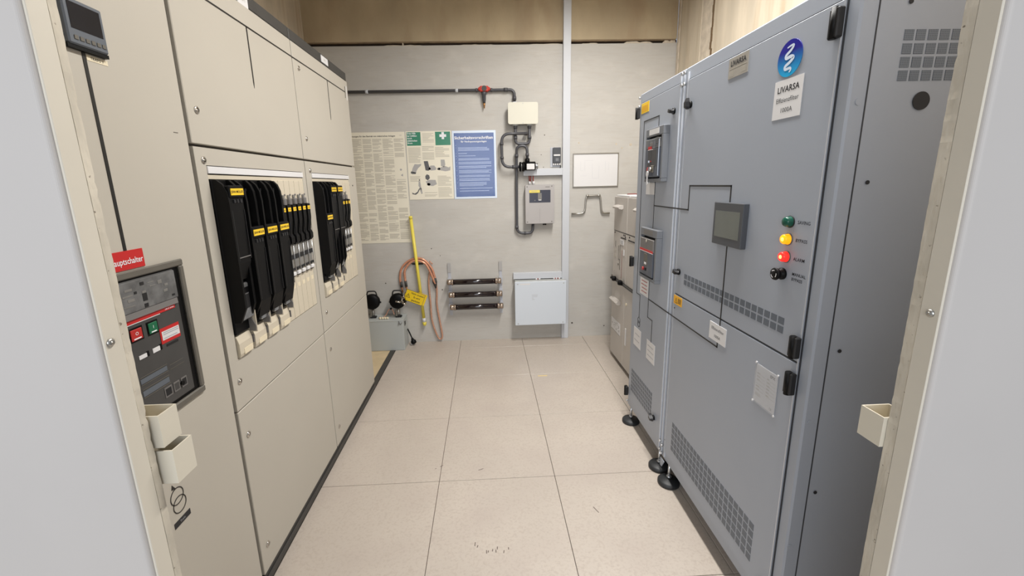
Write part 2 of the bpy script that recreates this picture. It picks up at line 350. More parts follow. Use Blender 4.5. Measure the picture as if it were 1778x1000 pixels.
while zz < ZC:
    h = .05; o_ = random.uniform(-.006, .006); ck.box(XR - .0045, XR, .222 + o_, .238 + o_ + random.uniform(0, .006), zz, zz + h); zz += h
ck.build('crack', mat('crack_brown', (104, 84, 60), 0.9), wr)
struct(bx(XL - .1, XL, -2.5, YB, -.06, ZC).build('wall_left', 'concrete_side'), 'beige concrete side wall above the cream cabinets')
struct(bx(XL - .1, XR + .1, -2.5, YB + .1, ZC, ZC + .1).build('ceiling', 'concrete_side'), 'concrete ceiling')
# wall with the opening the camera looks through: thin white partition, cream lining in the reveal, chipped board behind it
def rounded_slab(x_in, x_out, sg):
    """white partition: front face y=-2.535, edge at x_in softly rounded; sg = +1 when the opening lies at larger x"""
    R_ = .007; pts = [(x_out, -2.5005), (x_out, -2.535), (x_in - sg * R_, -2.535)]
    for k in range(1, 7): a = math.radians(90 * k / 6); pts.append((x_in - sg * R_ + sg * R_ * math.sin(a), -2.535 + R_ - R_ * math.cos(a)))
    pts.append((x_in, -2.5005)); return MB().prism(pts, 2, -.06, ZC, sm=False)
wf = struct(rounded_slab(-.2605, XL - .6, 1).build('wall_front', 'jamb', origin=(-.7, -2.5, -.06)), 'white partition wall with the opening')
rounded_slab(.967, XR + .6, -1).build('wall_section', 'jamb', wf)
bx(-.2605, .967, -2.535, -2.5005, 2.45, ZC).build('lintel', 'jamb', wf)
def jamb(name, xe, sgn, ysc, zs, label):
    x0, x1 = (xe - .004, xe) if sgn > 0 else (xe, xe + .004)
    o = struct(MB().box(x0, x1, -2.529, -2.5002, 0, 2.45, b=.0008).build(name, 'jamb_cream'), label)
    mb = MB(); n = 245; prof = []
    yb_ = -2.4865 if sgn > 0 else -2.482
    for k in range(n + 1):
        z = 2.45 * k / n; e = random.uniform(-.0003, .0003) + .0004 * math.sin(z * 9); e2 = random.uniform(-.0004, .0004) - (.0022 if random.random() < .05 else 0) + .0003 * math.sin(z * 14 + 1)
        xx = xe - sgn * .0006 + sgn * e; xo_ = xe - sgn * .14
        prof.append([(xo_, -2.4998, z), (xx, -2.4998, z), (xx - sgn * .0006, yb_ + e2, z), (xo_, yb_, z)])
    vs = [p for r_ in prof for p in r_]; fs = []
    for k in range(n):
        for q in range(4): fs.append((k * 4 + q, k * 4 + (q + 1) % 4, k * 4 + 4 + (q + 1) % 4, k * 4 + 4 + q))
    fs += [(0, 1, 2, 3), (n * 4, n * 4 + 1, n * 4 + 2, n * 4 + 3)]
    mb.add(vs, fs); mb.build('board_edge', 'board', o)
    for z in (.55, zs, 2.0):
        MB().lathe((xe, ysc, z), (sgn, 0, 0), [(0, .0062), (.0012, .0062), (.003, .0042), (.0031, .0022), (.0018, .0020), (.0018, 0)], 18).build('screw', 'steel', o)
    return o
jamb('trim_1', -.2575, 1, -2.520, 1.286, 'cream painted lining strip with chipped board edge, left side of the opening')
jamb('trim_2', .964, -1, -2.516, 1.285, 'cream painted lining strip with chipped board edge, right side of the opening')
# small open trunking pieces screwed behind the frame
def stub(x0, x1, y0, y1, z0, z1, label, skew=0.0, name='trunking_piece'):
    t = thing(name, ((x0 + x1) / 2, (y0 + y1) / 2, z0), label, 'trunking piece'); e = .0022
    MB().box(x0, x1, y0, y0 + e, z0, z1).box(x0, x1, y1 - e, y1, z0, z1).box(x0, x0 + e, y0 + e, y1 - e, z0, z1).box(x1 - e, x1, y0 + e, y1 - e, z0, z1).build('channel', 'trunk_cream', t)
    bx(x0 + e, x1 - e, y0 + e, y1 - e, z0 + .02, z0 + .0215).build('base_clip', 'trunk_cream', t)
    t.rotation_euler = (0, skew, 0); return t
stub(-.300, -.247, -2.481, -2.441, 1.090, 1.146, 'cream open trunking stub right below the main breaker, upper of two behind left frame', .0)
stub(-.292, -.236, -2.481, -2.436, 1.024, 1.084, 'cream trunking stub above the transformer symbol, lower of the two behind the left frame strip', .0)
stub(.958, 1.01, -2.481, -2.437, 1.030, 1.086, 'cream open-topped trunking stub behind the right frame strip', .0)
# ------------------------------------------------------------------ ceiling lights (they hang above the picture)
def lum(x, y, lx, ly, label):
    t = thing('ceiling_light', (x, y, 3.17), label, 'ceiling light', 'ceiling lights above the aisle')
    MB().box(x - lx / 2 - .02, x + lx / 2 + .02, y - ly / 2 - .02, y + ly / 2 + .02, 3.18, 3.24, b=.01).build('housing', 'white', t)
    for k in (-1, 1):
        ox, oy = (0, k * ly * .35) if ly > lx else (k * lx * .35, 0)
        MB().cyl((x + ox, y + oy, 3.24), (x + ox, y + oy, ZC), .006, 8).build('hanger', 'zinc', t)
lum(1.0, -.85, .14, 1.20, 'white linear ceiling light nearer the rear wall'); lum(1.0, -1.85, .14, .60, 'white linear ceiling light nearer the opening')

# ------------------------------------------------------------------ left: cream switchgear row
LK = {}
def cream_cab(y0, y1, label, top_label=None):
    c = thing('switchgear_cabinet', (-.9, (y0 + y1) / 2, 0), label, 'electrical cabinet')
    return c
def lock(pl, u, v, parent, d=0.0):
    o = MB().lathe(pt(pl, u, v, d), pt(pl, 1, 0, 1) and (Vector(pt(pl, 0, 0, 1)) - Vector(pt(pl, 0, 0, 0))), [(0, .0115), (.002, .0115), (.0035, .0095), (.0036, .0065), (.0015, .0060), (.0016, .0026), (.0045, .0022), (.0045, 0)], 18)
    return o.build('lock', 'chrome', parent)
def yellow_tag(c, pl, u0, u1, v0, v1, d, parent, big=True):
    o = PB(pl, u0, u1, v0, v1, d - .001, d + .0012).build('label_plate', 'yellow', parent)
    return o
# near cabinet (main breaker)
ca = cream_cab(-2.46, -1.752, 'cream steel switchgear cabinet with the main breaker and red switch sign, nearest of the row')
bx(-1.16, -.618, -2.465, -1.7505, .05, 2.20).build('body', 'cream_dark', ca)
dr = PB('L', -2.46, -1.760, .055, 2.172, -.018, 0, b=.004).build('door', 'cream', ca)
PB('L', -2.46, -1.7545, 2.176, 2.226, -.03, -.004, b=.003).build('top_trim', 'charcoal', ca)
line('L', [(-2.058, 1.357), (-2.058, 1.806)], .0088).build('mimic_line', 'mimic', ca)
sg_ = PB('L', -2.112, -2.009, 1.310, 1.356, 0, .0022).build('sticker', 'red', ca, label='red main switch sign')
text('L', -2.0135, 1.330, 'Hauptschalter', .0215, 'white_ink', sg_, d=.0028, align='RIGHT', bold=.0002, sx=.80)
# ACB
fr = MB()
for a in ((-2.27, -1.884, 1.288, 1.307), (-2.27, -1.884, .897, .916), (-1.902, -1.884, .916, 1.288), (-2.27, -2.252, .916, 1.288)): pb(fr, 'L', *a, 0, .008, b=.003)
ac = fr.build('breaker_bezel', 'bezel', ca)
PB('L', -2.252, -1.902, .916, 1.288, 0, .0012).build('recess', 'black', ac)
PB('L', -2.245, -1.925, .926, 1.284, .001, .006, b=.003).build('front_panel', 'acb', ac)
PB('L', -2.24, -1.927, 1.205, 1.282, .006, .010, b=.002).build('window', 'smoke', ac)
gl = MB()
for (u, v, uw, vh) in [(-2.085, 1.262, .022, .006), (-2.09, 1.248, .03, .004), (-2.082, 1.236, .02, .007), (-2.09, 1.222, .034, .003), (-2.015, 1.268, .02, .002), (-2.01, 1.258, .02, .002), (-2.04, 1.247, .012, .008), (-1.985, 1.262, .014, .01), (-1.965, 1.25, .012, .006), (-1.97, 1.235, .014, .007)]: pb(gl, 'L', u - uw / 2, u + uw / 2, v - vh / 2, v + vh / 2, .010, .0106)
gl.build('gauge_marks', 'grey_seg', ac, kind='stuff')
gl = MB()
for (u, v, uw, vh) in [(-2.042, 1.27, .012, .008), (-2.04, 1.235, .014, .02), (-2.066, 1.252, .008, .006), (-2.04, 1.213, .012, .01), (-1.945, 1.216, .01, .005)]: pb(gl, 'L', u - uw / 2, u + uw / 2, v - vh / 2, v + vh / 2, .010, .0108)
gl.build('gauge_marks', 'black_soft', ac, kind='stuff')
MB().prism([(-.594, 1.190), (-.588, 1.190), (-.590, 1.205), (-.594, 1.205)], 1, -2.24, -1.935).build('window_sill', 'gusset', ac)
rs = PB('L', -2.24, -1.945, 1.179, 1.189, .006, .0078).build('stripe', 'red', ac)
text('L', -1.95, 1.184, 'SACE Emax', .0068, 'white_ink', ac, d=.0084, align='RIGHT')
PB('L', -2.24, -2.0, 1.1765, 1.1785, .006, .0072).build('stripe_edge', 'white', ac)
for (u0, u1, mt, s) in ((-2.102, -2.068, 'red_dark', 'O'), (-2.047, -2.018, 'green_btn', 'I')):
    PB('L', u0 - .003, u1 + .005, 1.132, 1.168, .006, .0068).build('button_surround', 'black', ac)
    PB('L', u0, u1, 1.136, 1.164, .0068, .0095, b=.001).build('push_button', mt, ac)
    text('L', (u0 + u1) / 2, 1.152, s, .012, 'white_ink', ac, d=.0100); PB('L', u0 + .006, u1 - .006, 1.1385, 1.1415, .0095, .0099).build('button_print', 'white_ink', ac)
lb = PB('L', -2.013, -1.943, 1.095, 1.137, .006, .0072).build('rating_label', 'red', ac)
PB('L', -2.008, -1.945, 1.104, 1.128, .0072, .0078).build('label_field', 'white', ac); bars(MB(), 'L', -2.004, -1.948, 1.106, 1.127, 4, .0082).build('small_print', 'ink_faint', ac, kind='stuff')
for (a, b_, c_, d_) in [(-2.09, -2.066, 1.084, 1.094), (-2.046, -2.022, 1.084, 1.096)]:
    PB('L', a, b_, c_, d_, .006, .0074).build('counter_window', 'white', ac); PB('L', b_, b_ + .008, c_ - .001, d_ + .003, .006, .007).build('counter_edge', 'black', ac)
PB('L', -1.998, -1.955, 1.083, 1.090, .006, .0068).build('slot', 'black_soft', ac)
st = MB()
for (a, b_, c_, d_) in [(-2.10, -2.012, 1.022, 1.034), (-2.10, -2.012, .988, 1.002)]: pb(st, 'L', a, b_, c_, d_, .006, .0068)
st.build('data_strip', 'meter', ac)
st = MB()
for z in (1.038, 1.018, 1.006, .984): pb(st, 'L', -2.10, -2.01, z, z + .0012, .006, .0072)
for z in (1.018, 1.030): pb(st, 'L', -2.003, -1.95, z, z + .001, .006, .0070)
st.build('groove', 'bezel', ac)
for (u, w_) in ((-2.022, .026), (-1.991, .022), (-1.962, .022)):
    PB('L', u - w_ / 2, u + w_ / 2, .950, .978, .006, .0072).build('socket_frame', 'gusset', ac); PB('L', u - w_ / 2 + .003, u + w_ / 2 - .003, .954, .974, .0072, .0076).build('socket', 'black_soft' if u != -1.991 else 'acb', ac)
disc('L', -1.972, .964, .0076, .011, .006).build('key_socket', 'black', ac)
# meter
mt_ = PB('L', -2.100, -2.004, 1.810, 1.904, 0, .014, b=.003).build('power_meter', 'meter', ca)
PB('L', -2.090, -2.013, 1.842, 1.896, .014, .0146).build('screen', 'meter_dark', mt_)
PB('L', -2.102, -2.002, 1.802, 1.810, 0, .010).build('seal', 'black', mt_)
for k in range(6): PB('L', -2.088 + k * .0135, -2.078 + k * .0135, 1.820, 1.829, .014, .0156, b=.001).build('key_button', 'bezel', mt_)
ml = PB('L', -2.052, -1.998, 1.788, 1.799, 0, .0008).build('sticker', 'label_cream', ca); text('L', -2.026, 1.7935, 'TRAFO 1', .0085, 'ink', ml, d=.0012)
# transformer symbol
c1, c2 = (-2.058, .666), (-2.054, .638)
ring('L', *c1, .0235, .0022, 0, .0012).build('mimic_ring', 'mimic', ca); ring('L', *c2, .0235, .0022, 0, .0012).build('mimic_ring', 'mimic', ca)
MB().prism([(-2.072, .694), (-2.058, .690), (-2.068, .707)], 0, -.6, -.5988).build('mimic_arrow', 'mimic', ca)
bl = PB('L', -2.086, -2.024, .581, .598, 0, .001).build('sticker', 'ink', ca, label='black name strip'); text('L', -2.055, .5895, 'Trafo', .009, 'ink_faint', bl, d=.0014)
PB('L', -1.818, -1.800, 1.6600, 1.6618, 0, .0005).build('scratch', 'cream_dark', ca)

def big_fuse(c, y0, zl, tone=0):
    """one 0.1 m wide in-line fuse switch: y0 = near edge, zl = height of its yellow label"""
    y1 = y0 + .1; g = .003
    body = PB('L', y0 + g, y1 - g, 1.0, 1.530, -.05, .006, b=.003).build('fuse_switch', 'black', c)
    def prof(zt, zb, p):
        return [(-.6, zb), (-.6 + p * .55, zb - .0), (-.6 + p, zb + .05), (-.6 + p, zt - .075), (-.6 + p * .93, zt - .04), (-.6 + p * .7, zt - .015), (-.6 + p * .35, zt), (-.6, zt)]
    def side(a, b_, zt, zb, p, mt='black', nm='side_rail'): return MB().prism(prof(zt, zb, p), 1, a, b_, sm=False).build(nm, mt, body)
    side(y0 + .006, y0 + .016, 1.529, 1.045, .050); side(y0 + .080, y0 + .094, 1.529, 1.045, .040)
    PB('L', y0 + .0165, y0 + .0185, zl - .07, 1.50, .006, .046).build('rail_edge', 'black_edge', body)
    # recessed upper window
    if zl < 1.45:
        PB('L', y0 + .03, y0 + .074, 1.49, 1.50, .006, .02, b=.002).build('clip', 'black_edge', body)
        PB('L', y0 + .04, y0 + .072, 1.425, 1.475, .006, .014, b=.002).build('inner_window', 'acb', body); PB('L', y0 + .05, y0 + .074, 1.375, 1.415, .006, .018, b=.002).build('inner_window', 'grey_seg', body)
    # lower cover with the grip block that carries the label
    zc = zl - .02
    zb = 1.03 if zl < 1.45 else 1.19
    pr = [(-.594, zb), (-.570, zb), (-.556, zb + .06), (-.553, zc - .03), (-.553, zc), (-.594, zc)]
    cv = MB().prism(pr, 1, y0 + .016, y1 - .008).build('cover', 'black', body)
    PB('L', y0 + .012, y1 - .004, zl - .018, zl + .022, .030, .052, b=.003).build('grip', 'black', body)
    lp = PB('L', y0 + .018, y1 - .010, zl - .010, zl + .012, .052, .0535).build('label_plate', 'yellow', body)
    text('L', (y0 + y1) / 2 + .004, zl + .001, 'JEAN MÜLLER', .0115, 'ink', body, d=.0540, bold=.0001, sx=.95)
    for k in range(3): PB('L', y0 + .034 + k * .018, y0 + .046 + k * .018, zl - .036, zl - .024, .044, .0505, b=.001).build('grip_tooth', 'black_edge', body)
    MB().prism([(-.5535, zb + .07), (-.5515, zb + .07), (-.5515, zc - .04), (-.5535, zc - .04)], 1, y0 + .018, y0 + .0205).build('cover_edge', 'black_edge', body)
    MB().prism([(-.5535, zb + .07), (-.5515, zb + .07), (-.5515, zc - .04), (-.5535, zc - .04)], 1, y1 - .012, y1 - .0095).build('cover_edge', 'black_edge', body)
    if zl > 1.45:
        PB('L', y0 + .022, y1 - .012, 1.268, 1.271, .046, .0482).build('cover_edge', 'gusset', body)
        w_ = PB('L', y0 + .016, y1 - .006, 1.045, 1.175, .006, .026, b=.004).build('fuse_window', 'smoke', body)
        PB('L', y0 + .030, y1 - .016, 1.140, 1.160, .026, .0275).build('window_slot', 'black', body); PB('L', y0 + .055, y1 - .022, 1.085, 1.135, .026, .0275, b=.004).build('window_slot', 'black_soft', body)
    else:
        PB('L', y0 + .05, y1 - .012, 1.012, 1.034, .006, .022, b=.003).build('contact', 'zinc', body)
    # grey gusset and beige terminal cover
    MB().prism([(-.594, .990), (-.572, .990), (-.570, 1.010), (-.594, 1.065)], 1, y1 - .014, y1 - .010).build('gusset', 'gusset', body)
    PB('L', y1 - .009, y1 - .005, .985, 1.12, .0, .030).build('divider', 'beige_plastic', body)
    tc_ = MB().prism([(-.62, .918), (-.594, .918), (-.590, .930), (-.590, .968), (-.597, .992), (-.62, .998)], 1, y0 + .004, y1 - .014).build('terminal_cover', 'beige_plastic', body)
    PB('L', y0 + .028, y1 - .018, .923, .944, .004, .0112).build('name_label', 'label_cream', body)
    PB('L', y1 - .011, y1 - .008, .945, .975, .004, .014).build('terminal_clip', 'gusset', body)
    return body
def slim_fuse(c, y0, y1, hide_top=False):
    g = .0015; ym = (y0 + y1) / 2
    base = PB('L', y0 + g, y1 - g, .918, 1.532, -.03, .002, b=.001).build('fuse_base', 'beige_plastic', c)
    b_ = base
    PB('L', y0 + .010, y1 - .016, 1.425, 1.455, .002, .016, b=.003).build('fuse_tip', 'gusset', b_); disc('L', y1 - .006, 1.470, .002, .006, .004, 10).build('screw', 'gusset', b_)
    PB('L', y0 + .014, y1 - .022, 1.455, 1.470, .002, .010, b=.002).build('fuse_tip', 'grey_seg', b_)
    MB().prism([(-.598, 1.250), (-.585, 1.250), (-.574, 1.262), (-.574, 1.285), (-.582, 1.30), (-.574, 1.36), (-.574, 1.425), (-.598, 1.43)], 1, y0 + .008, y1 - .010).build('fuse_body', 'black', b_)
    PB('L', y0 + .008, y0 + .010, 1.26, 1.40, .024, .0275).build('body_edge', 'black_edge', b_)
    PB('L', y0 + .010, y1 - .013, 1.399, 1.416, .026, .0272).build('label_plate', 'yellow', b_)
    text('L', ym, 1.407, 'MÜLLER', .006, 'ink', b_, d=.0278, sx=.9)
    PB('L', y0 + .006, y1 - .012, 1.140, 1.268, .002, .010, b=.001).build('segment', 'grey_seg', b_)
    PB('L', y0 + .005, y1 - .009, 1.186, 1.206, .002, .014, b=.001).build('segment_band', 'black_soft', b_); PB('L', y0 + .005, y1 - .009, 1.134, 1.146, .002, .014, b=.001).build('segment_band', 'black_soft', b_)
    MB().cyl(pt('L', y1 - .005, 1.125, .012), pt('L', y1 - .005, 1.245, .012), .0025, 8).build('rod', 'zinc', b_)
    PB('L', y0 + .008, y1 - .012, 1.112, 1.128, .002, .016, b=.002).build('clip', 'white', b_); PB('L', y0 + .018, y1 - .014, 1.105, 1.112, .002, .010).build('clip_foot', 'bezel', b_)
    PB('L', y0 + .014, y1 - .012, 1.052, 1.070, .002, .0032).build('name_label', 'label_cream', b_)
def mid_panel(c, y0, y1, cy0, cy1, cz0=.915, cz1=1.575):
    mb = MB()
    for a in ((y0, y1, cz1, 1.629), (y0, y1, .741, cz0), (y0, cy0, cz0, cz1), (cy1, y1, cz0, cz1)): pb(mb, 'L', *a, -.018, 0)
    d = mb.build('fuse_panel', 'cream', c); return d
def cream_unit(y0, y1, cy0, cy1, locks, label):
    c = cream_cab(y0, y1, label)
    bx(-1.16, -.618, y0 + .0005, y1 - .0005, .05, .90).build('body', 'cream_dark', c)
    bx(-1.16, -.66, y0 + .0005, y1 - .0005, .90, 1.60).build('body', 'cream_dark', c); bx(-1.16, -.618, y0 + .0005, y1 - .0005, 1.60, 2.20).build('body', 'cream_dark', c)
    up = PB('L', y0 + .0035, y1 - .0035, 1.638, 2.172, -.018, 0, b=.002).build('door', 'cream', c)
    mp_ = mid_panel(c, y0 + .003, y1 - .003, cy0, cy1); lo_ = PB('L', y0 + .0035, y1 - .0035, .055, .735, -.018, 0, b=.002).build('door', 'cream', c)
    for (u, v) in locks: lock('L', u, v, up if v > 1.64 else (mp_ if v > .74 else lo_))
    PB('L', cy0, cy1, 1.549, 1.572, -.018, .004, b=.001).build('label_rail', 'white', c); PB('L', cy0, cy1, 1.532, 1.546, -.018, -.001).build('cover_strip', 'beige_plastic', c)
    PB('L', y0 + .003, y1 - .003, 2.176, 2.226, -.03, -.004, b=.003).build('top_trim', 'charcoal', c)
    return c
c1_ = cream_unit(-1.749, -.948, -1.697, -.988, [(-1.70, 1.74), (-1.706, 1.590), (-1.708, .838), (-1.708, .631), (-1.70, .153)], 'cream switchgear cabinet with four wide and six slim black fuse switches, middle of the row')
line('L', [(-1.745, 2.099), (-.951, 2.099)], .0055).build('mimic_line', 'mimic', c1_)
for k in range(4): big_fuse(c1_, -1.697 + k * .1, 1.489 if k == 0 else 1.343)
for k in range(6): slim_fuse(c1_, -1.297 + k * .0508, -1.2462 + k * .0508)
MB().prism([(-1.334, 2.099), (-1.327, 2.099), (-1.327, 1.90), (-1.3305, 1.880), (-1.334, 1.90)], 0, -.6, -.5988).build('mimic_line', 'mimic', c1_)
o = PB('L', -1.362, -1.290, 2.172, 2.212, -.004, -.002).build('sticker', 'white', c1_); text('L', -1.326, 2.192, 'FELD 2', .012, 'ink_soft', o, d=-.0015)
c2_ = cream_unit(-.947, -.130, -.877, -.290, [(-.885, 2.065), (-.887, 1.739), (-.889, 1.585), (-.886, .836), (-.887, .623), (-.89, .151)], 'cream switchgear cabinet with three wide black fuse switches, farthest of the row')
line('L', [(-.944, 2.099), (-.19, 2.099)], .0055).build('mimic_line', 'mimic', c2_)
MB().prism([(-.507, 2.099), (-.501, 2.099), (-.501, 1.90), (-.504, 1.882), (-.507, 1.90)], 0, -.6, -.5988).build('mimic_line', 'mimic', c2_)
line('L', [(-.19, 2.065), (-.19, 2.13)], .005).build('mimic_line', 'mimic', c2_); line('L', [(-.16, 2.06), (-.16, 2.135)], .012).build('mimic_plate', 'white', c2_)
for k in range(3): big_fuse(c2_, -.877 + k * .1, 1.343 if k == 0 else 1.487)
for k in range(4): slim_fuse(c2_, -.577 + k * .0508, -.5262 + k * .0508)
PB('L', -.372, -.292, .918, 1.532, -.03, .004, b=.002).build('blank_cover', 'beige_plastic', c2_)
PB('L', -.285, -.225, .905, 1.50, 0, .0016).build('blank_cover', 'cream', c2_)
for (u, v) in ((-.288, 1.50), (-.218, 1.497)): disc('L', u, v + .012, 0, .002, .005, 10).build('hole_plug', 'ink', c2_)
o = PB('L', -.555, -.452, 2.184, 2.219, -.004, -.002).build('sticker', 'white', c2_); text('L', -.503, 2.202, 'FELD 1', .012, 'ink_soft', o, d=-.0015)
# plinth and rail on the floor
pl_ = thing('plinth', (-.62, -1.3, 0), 'dark plinth under the cream cabinets, running on across the floor to the battery box', 'plinth')
bx(-1.15, -.606, -2.46, -.115, 0, .0495, b=.002).build('plinth_beam', 'charcoal', pl_); bx(-.646, -.602, -.113, .60, 0, .006, b=.001).build('floor_rail', 'charcoal', pl_)
bx(-.605, -.600, -2.46, -.113, 0, .030, b=.001).build('seal_strip', 'charcoal', pl_)

# ------------------------------------------------------------------ right: grey filter cabinets
def vent(pl, u0, u1, v0, v1, nu, nv, parent, fill=.8):
    mb = MB(); du = (u1 - u0) / nu; dv = (v1 - v0) / nv; dt = .0018 if pl == 'E' else .0006
    for i in range(nu):
        for j in range(nv): pb(mb, pl, u0 + du * (i + (1 - fill) / 2), u0 + du * (i + (1 + fill) / 2), v0 + dv * (j + (1 - fill) / 2), v0 + dv * (j + (1 + fill) / 2), -.002, dt)
    return mb.build('vent_grille', 'perf', parent, kind='stuff')
def foot(y, c, x=1.162):
    f = MB().lathe((x, y, 0), (0, 0, 1), [(0, .050), (.004, .053), (.016, .053), (.024, .046), (.027, .020), (.030, .012)], 28).build('foot', 'rubber', c)
    MB().cyl((x, y, .028), (x, y, .112), .0065, 12).build('spindle', 'zinc', f); MB().cyl((x, y, .034), (x, y, .044), .012, 6).build('nut', 'zinc', f)
def bolts(y, z, c, sg):
    for dz in (0, .045):
        MB().cyl((1.150, y, z + dz), (1.142, y, z + dz), .007, 6).build('bolt', 'zinc', c)
def hinge(y, z0, z1, c, side=False):
    a = MB(); w_ = .030
    a.box(1.132, 1.150, y - w_ / 2, y + w_ / 2, z0, z1, b=.003); h = a.build('hinge', 'black_soft', c)
    MB().cyl((1.135, y, z0 - .002), (1.135, y, z1 + .002), .008, 12).build('hinge_barrel', 'black', h)
def knob(y, z, c, rot):
    h = MB().lathe((1.150, y, z), (-1, 0, 0), [(0, .014), (.006, .014), (.009, .012), (.009, 0)], 18).build('door_latch', 'black', c)
    v = Vector((0, math.cos(rot), math.sin(rot))); n = Vector((-1, 0, 0)); q = n.cross(v); P0 = Vector((1.141, y, z)); vs = []
    for a, wd, hd in ((-.018, .006, .008), (-.010, .009, .018), (.010, .009, .018), (.026, .005, .010)):
        for s1, s2 in ((-1, 0), (1, 0), (.8, 1), (-.8, 1)): vs.append(P0 + v * a + q * wd * s1 + n * hd * s2)
    fs = [(0, 1, 2, 3), (12, 13, 14, 15)]
    for k in range(3):
        for i in range(4): fs.append((k * 4 + i, k * 4 + (i + 1) % 4, k * 4 + 4 + (i + 1) % 4, k * 4 + 4 + i))
    MB().add(vs, fs).build('latch_wing', 'black_edge', h)
def paper(u0, u1, v0, v1, c, lines=3, mt='ink_faint', d=.0012):
    s_ = PB('R', u0, u1, v0, v1, 0, d).build('sticker', 'white', c)
    if lines:
        mb = MB(); h = (v1 - v0) / (lines + 1); W_ = abs(u1 - u0)
        for k in range(lines):
            z = v1 - h * (k + 1); a = max(u0, u1) - W_ * (.12 + .1 * random.random()); b_ = min(u0, u1) + W_ * (.12 + .1 * random.random()); u = a
            while u > b_:
                wl = min(random.uniform(.006, .014), u - b_); pb(mb, 'R', u - wl, u, z - .003, z + .003, d, d + .0003); u -= wl + .003
        mb.build('small_print', mt, s_, kind='stuff')
    return s_
# narrow cabinet
n_ = thing('filter_cabinet', (1.45, -.95, 0), 'narrow grey steel cabinet with two breakers, far end of the grey pair, on black feet', 'electrical cabinet')
bx(1.156, 1.80, -1.2155, -.683, .10, 1.96, b=.004).build('body', 'grey', n_)
dn = PB('R', -1.182, -.712, .150, 1.908, -.008, 0, b=.0015).build('door', 'grey', n_)
mb = MB()
for a in ((-1.184, -.710, 1.909, 1.912), (-1.184, -.710, .146, .149), (-.7105, -.7085, .146, 1.912)): pb(mb, 'R', *a, -.0072, -.004)
mb.build('door_gap', 'grey_seam', n_)
mb = MB()
for u in (-1.184, -1.214): pb(mb, 'R', u - .0012, u + .0012, .12, 1.94, -.008, .0008)
mb.build('bright_edge', 'edge', n_)
foot(-.735, n_); foot(-1.175, n_); foot(-.735, n_, 1.75)
bolts(-.695, 1.895, n_, 1); bolts(-.695, .13, n_, 1)
for z0 in (1.832, 1.002, .168): hinge(-.690, z0, z0 + .058, n_)
knob(-1.135, 1.802, n_, .3); knob(-1.105, .252, n_, .5)
o = PB('R', -.828, -.722, 1.852, 1.904, 0, .0012).build('sticker', 'yellow', n_, label='yellow warning sticker'); bars(MB(), 'R', -.732, -.818, 1.858, 1.898, 6, .0016).build('small_print', 'orange', o, kind='stuff')
vent('R', -1.068, -.742, .225, .375, 12, 6, n_, .78)
line('R', [(-.770, .857), (-.770, 1.808), (-.968, 1.808), (-.968, 1.74)], .0045).build('mimic_line', 'mimic', n_)
line('R', [(-.770, .857), (-.826, .857), (-.826, .725)], .004).build('mimic_line', 'mimic', n_)
ring('R', -.826, .708, .017, .003, 0, .0012).build('mimic_ring', 'mimic', n_); ring('R', -.826, .685, .017, .003, 0, .0012).build('mimic_ring', 'mimic', n_)
line('R', [(-.960, 1.50), (-.960, 1.25)], .004).build('mimic_line', 'mimic', n_)
line('R', [(-.960, 1.370), (-1.2122, 1.370)], .006).build('mimic_line', 'mimic', n_)
line('R', [(-.950, .99), (-.950, .766), (-1.014, .766), (-1.014, .645)], .004).build('mimic_line', 'mimic', n_)
line('R', [(-.950, .868), (-1.2122, .868)], .006).build('mimic_line', 'mimic', n_)
paper(-.962, -.842, 1.425, 1.485, n_, 0); paper(-.942, -.822, .872, .972, n_, 4, 'ink_red'); paper(-.868, -.755, .538, .650, n_, 2); paper(-1.070, -.958, .534, .644, n_, 3)
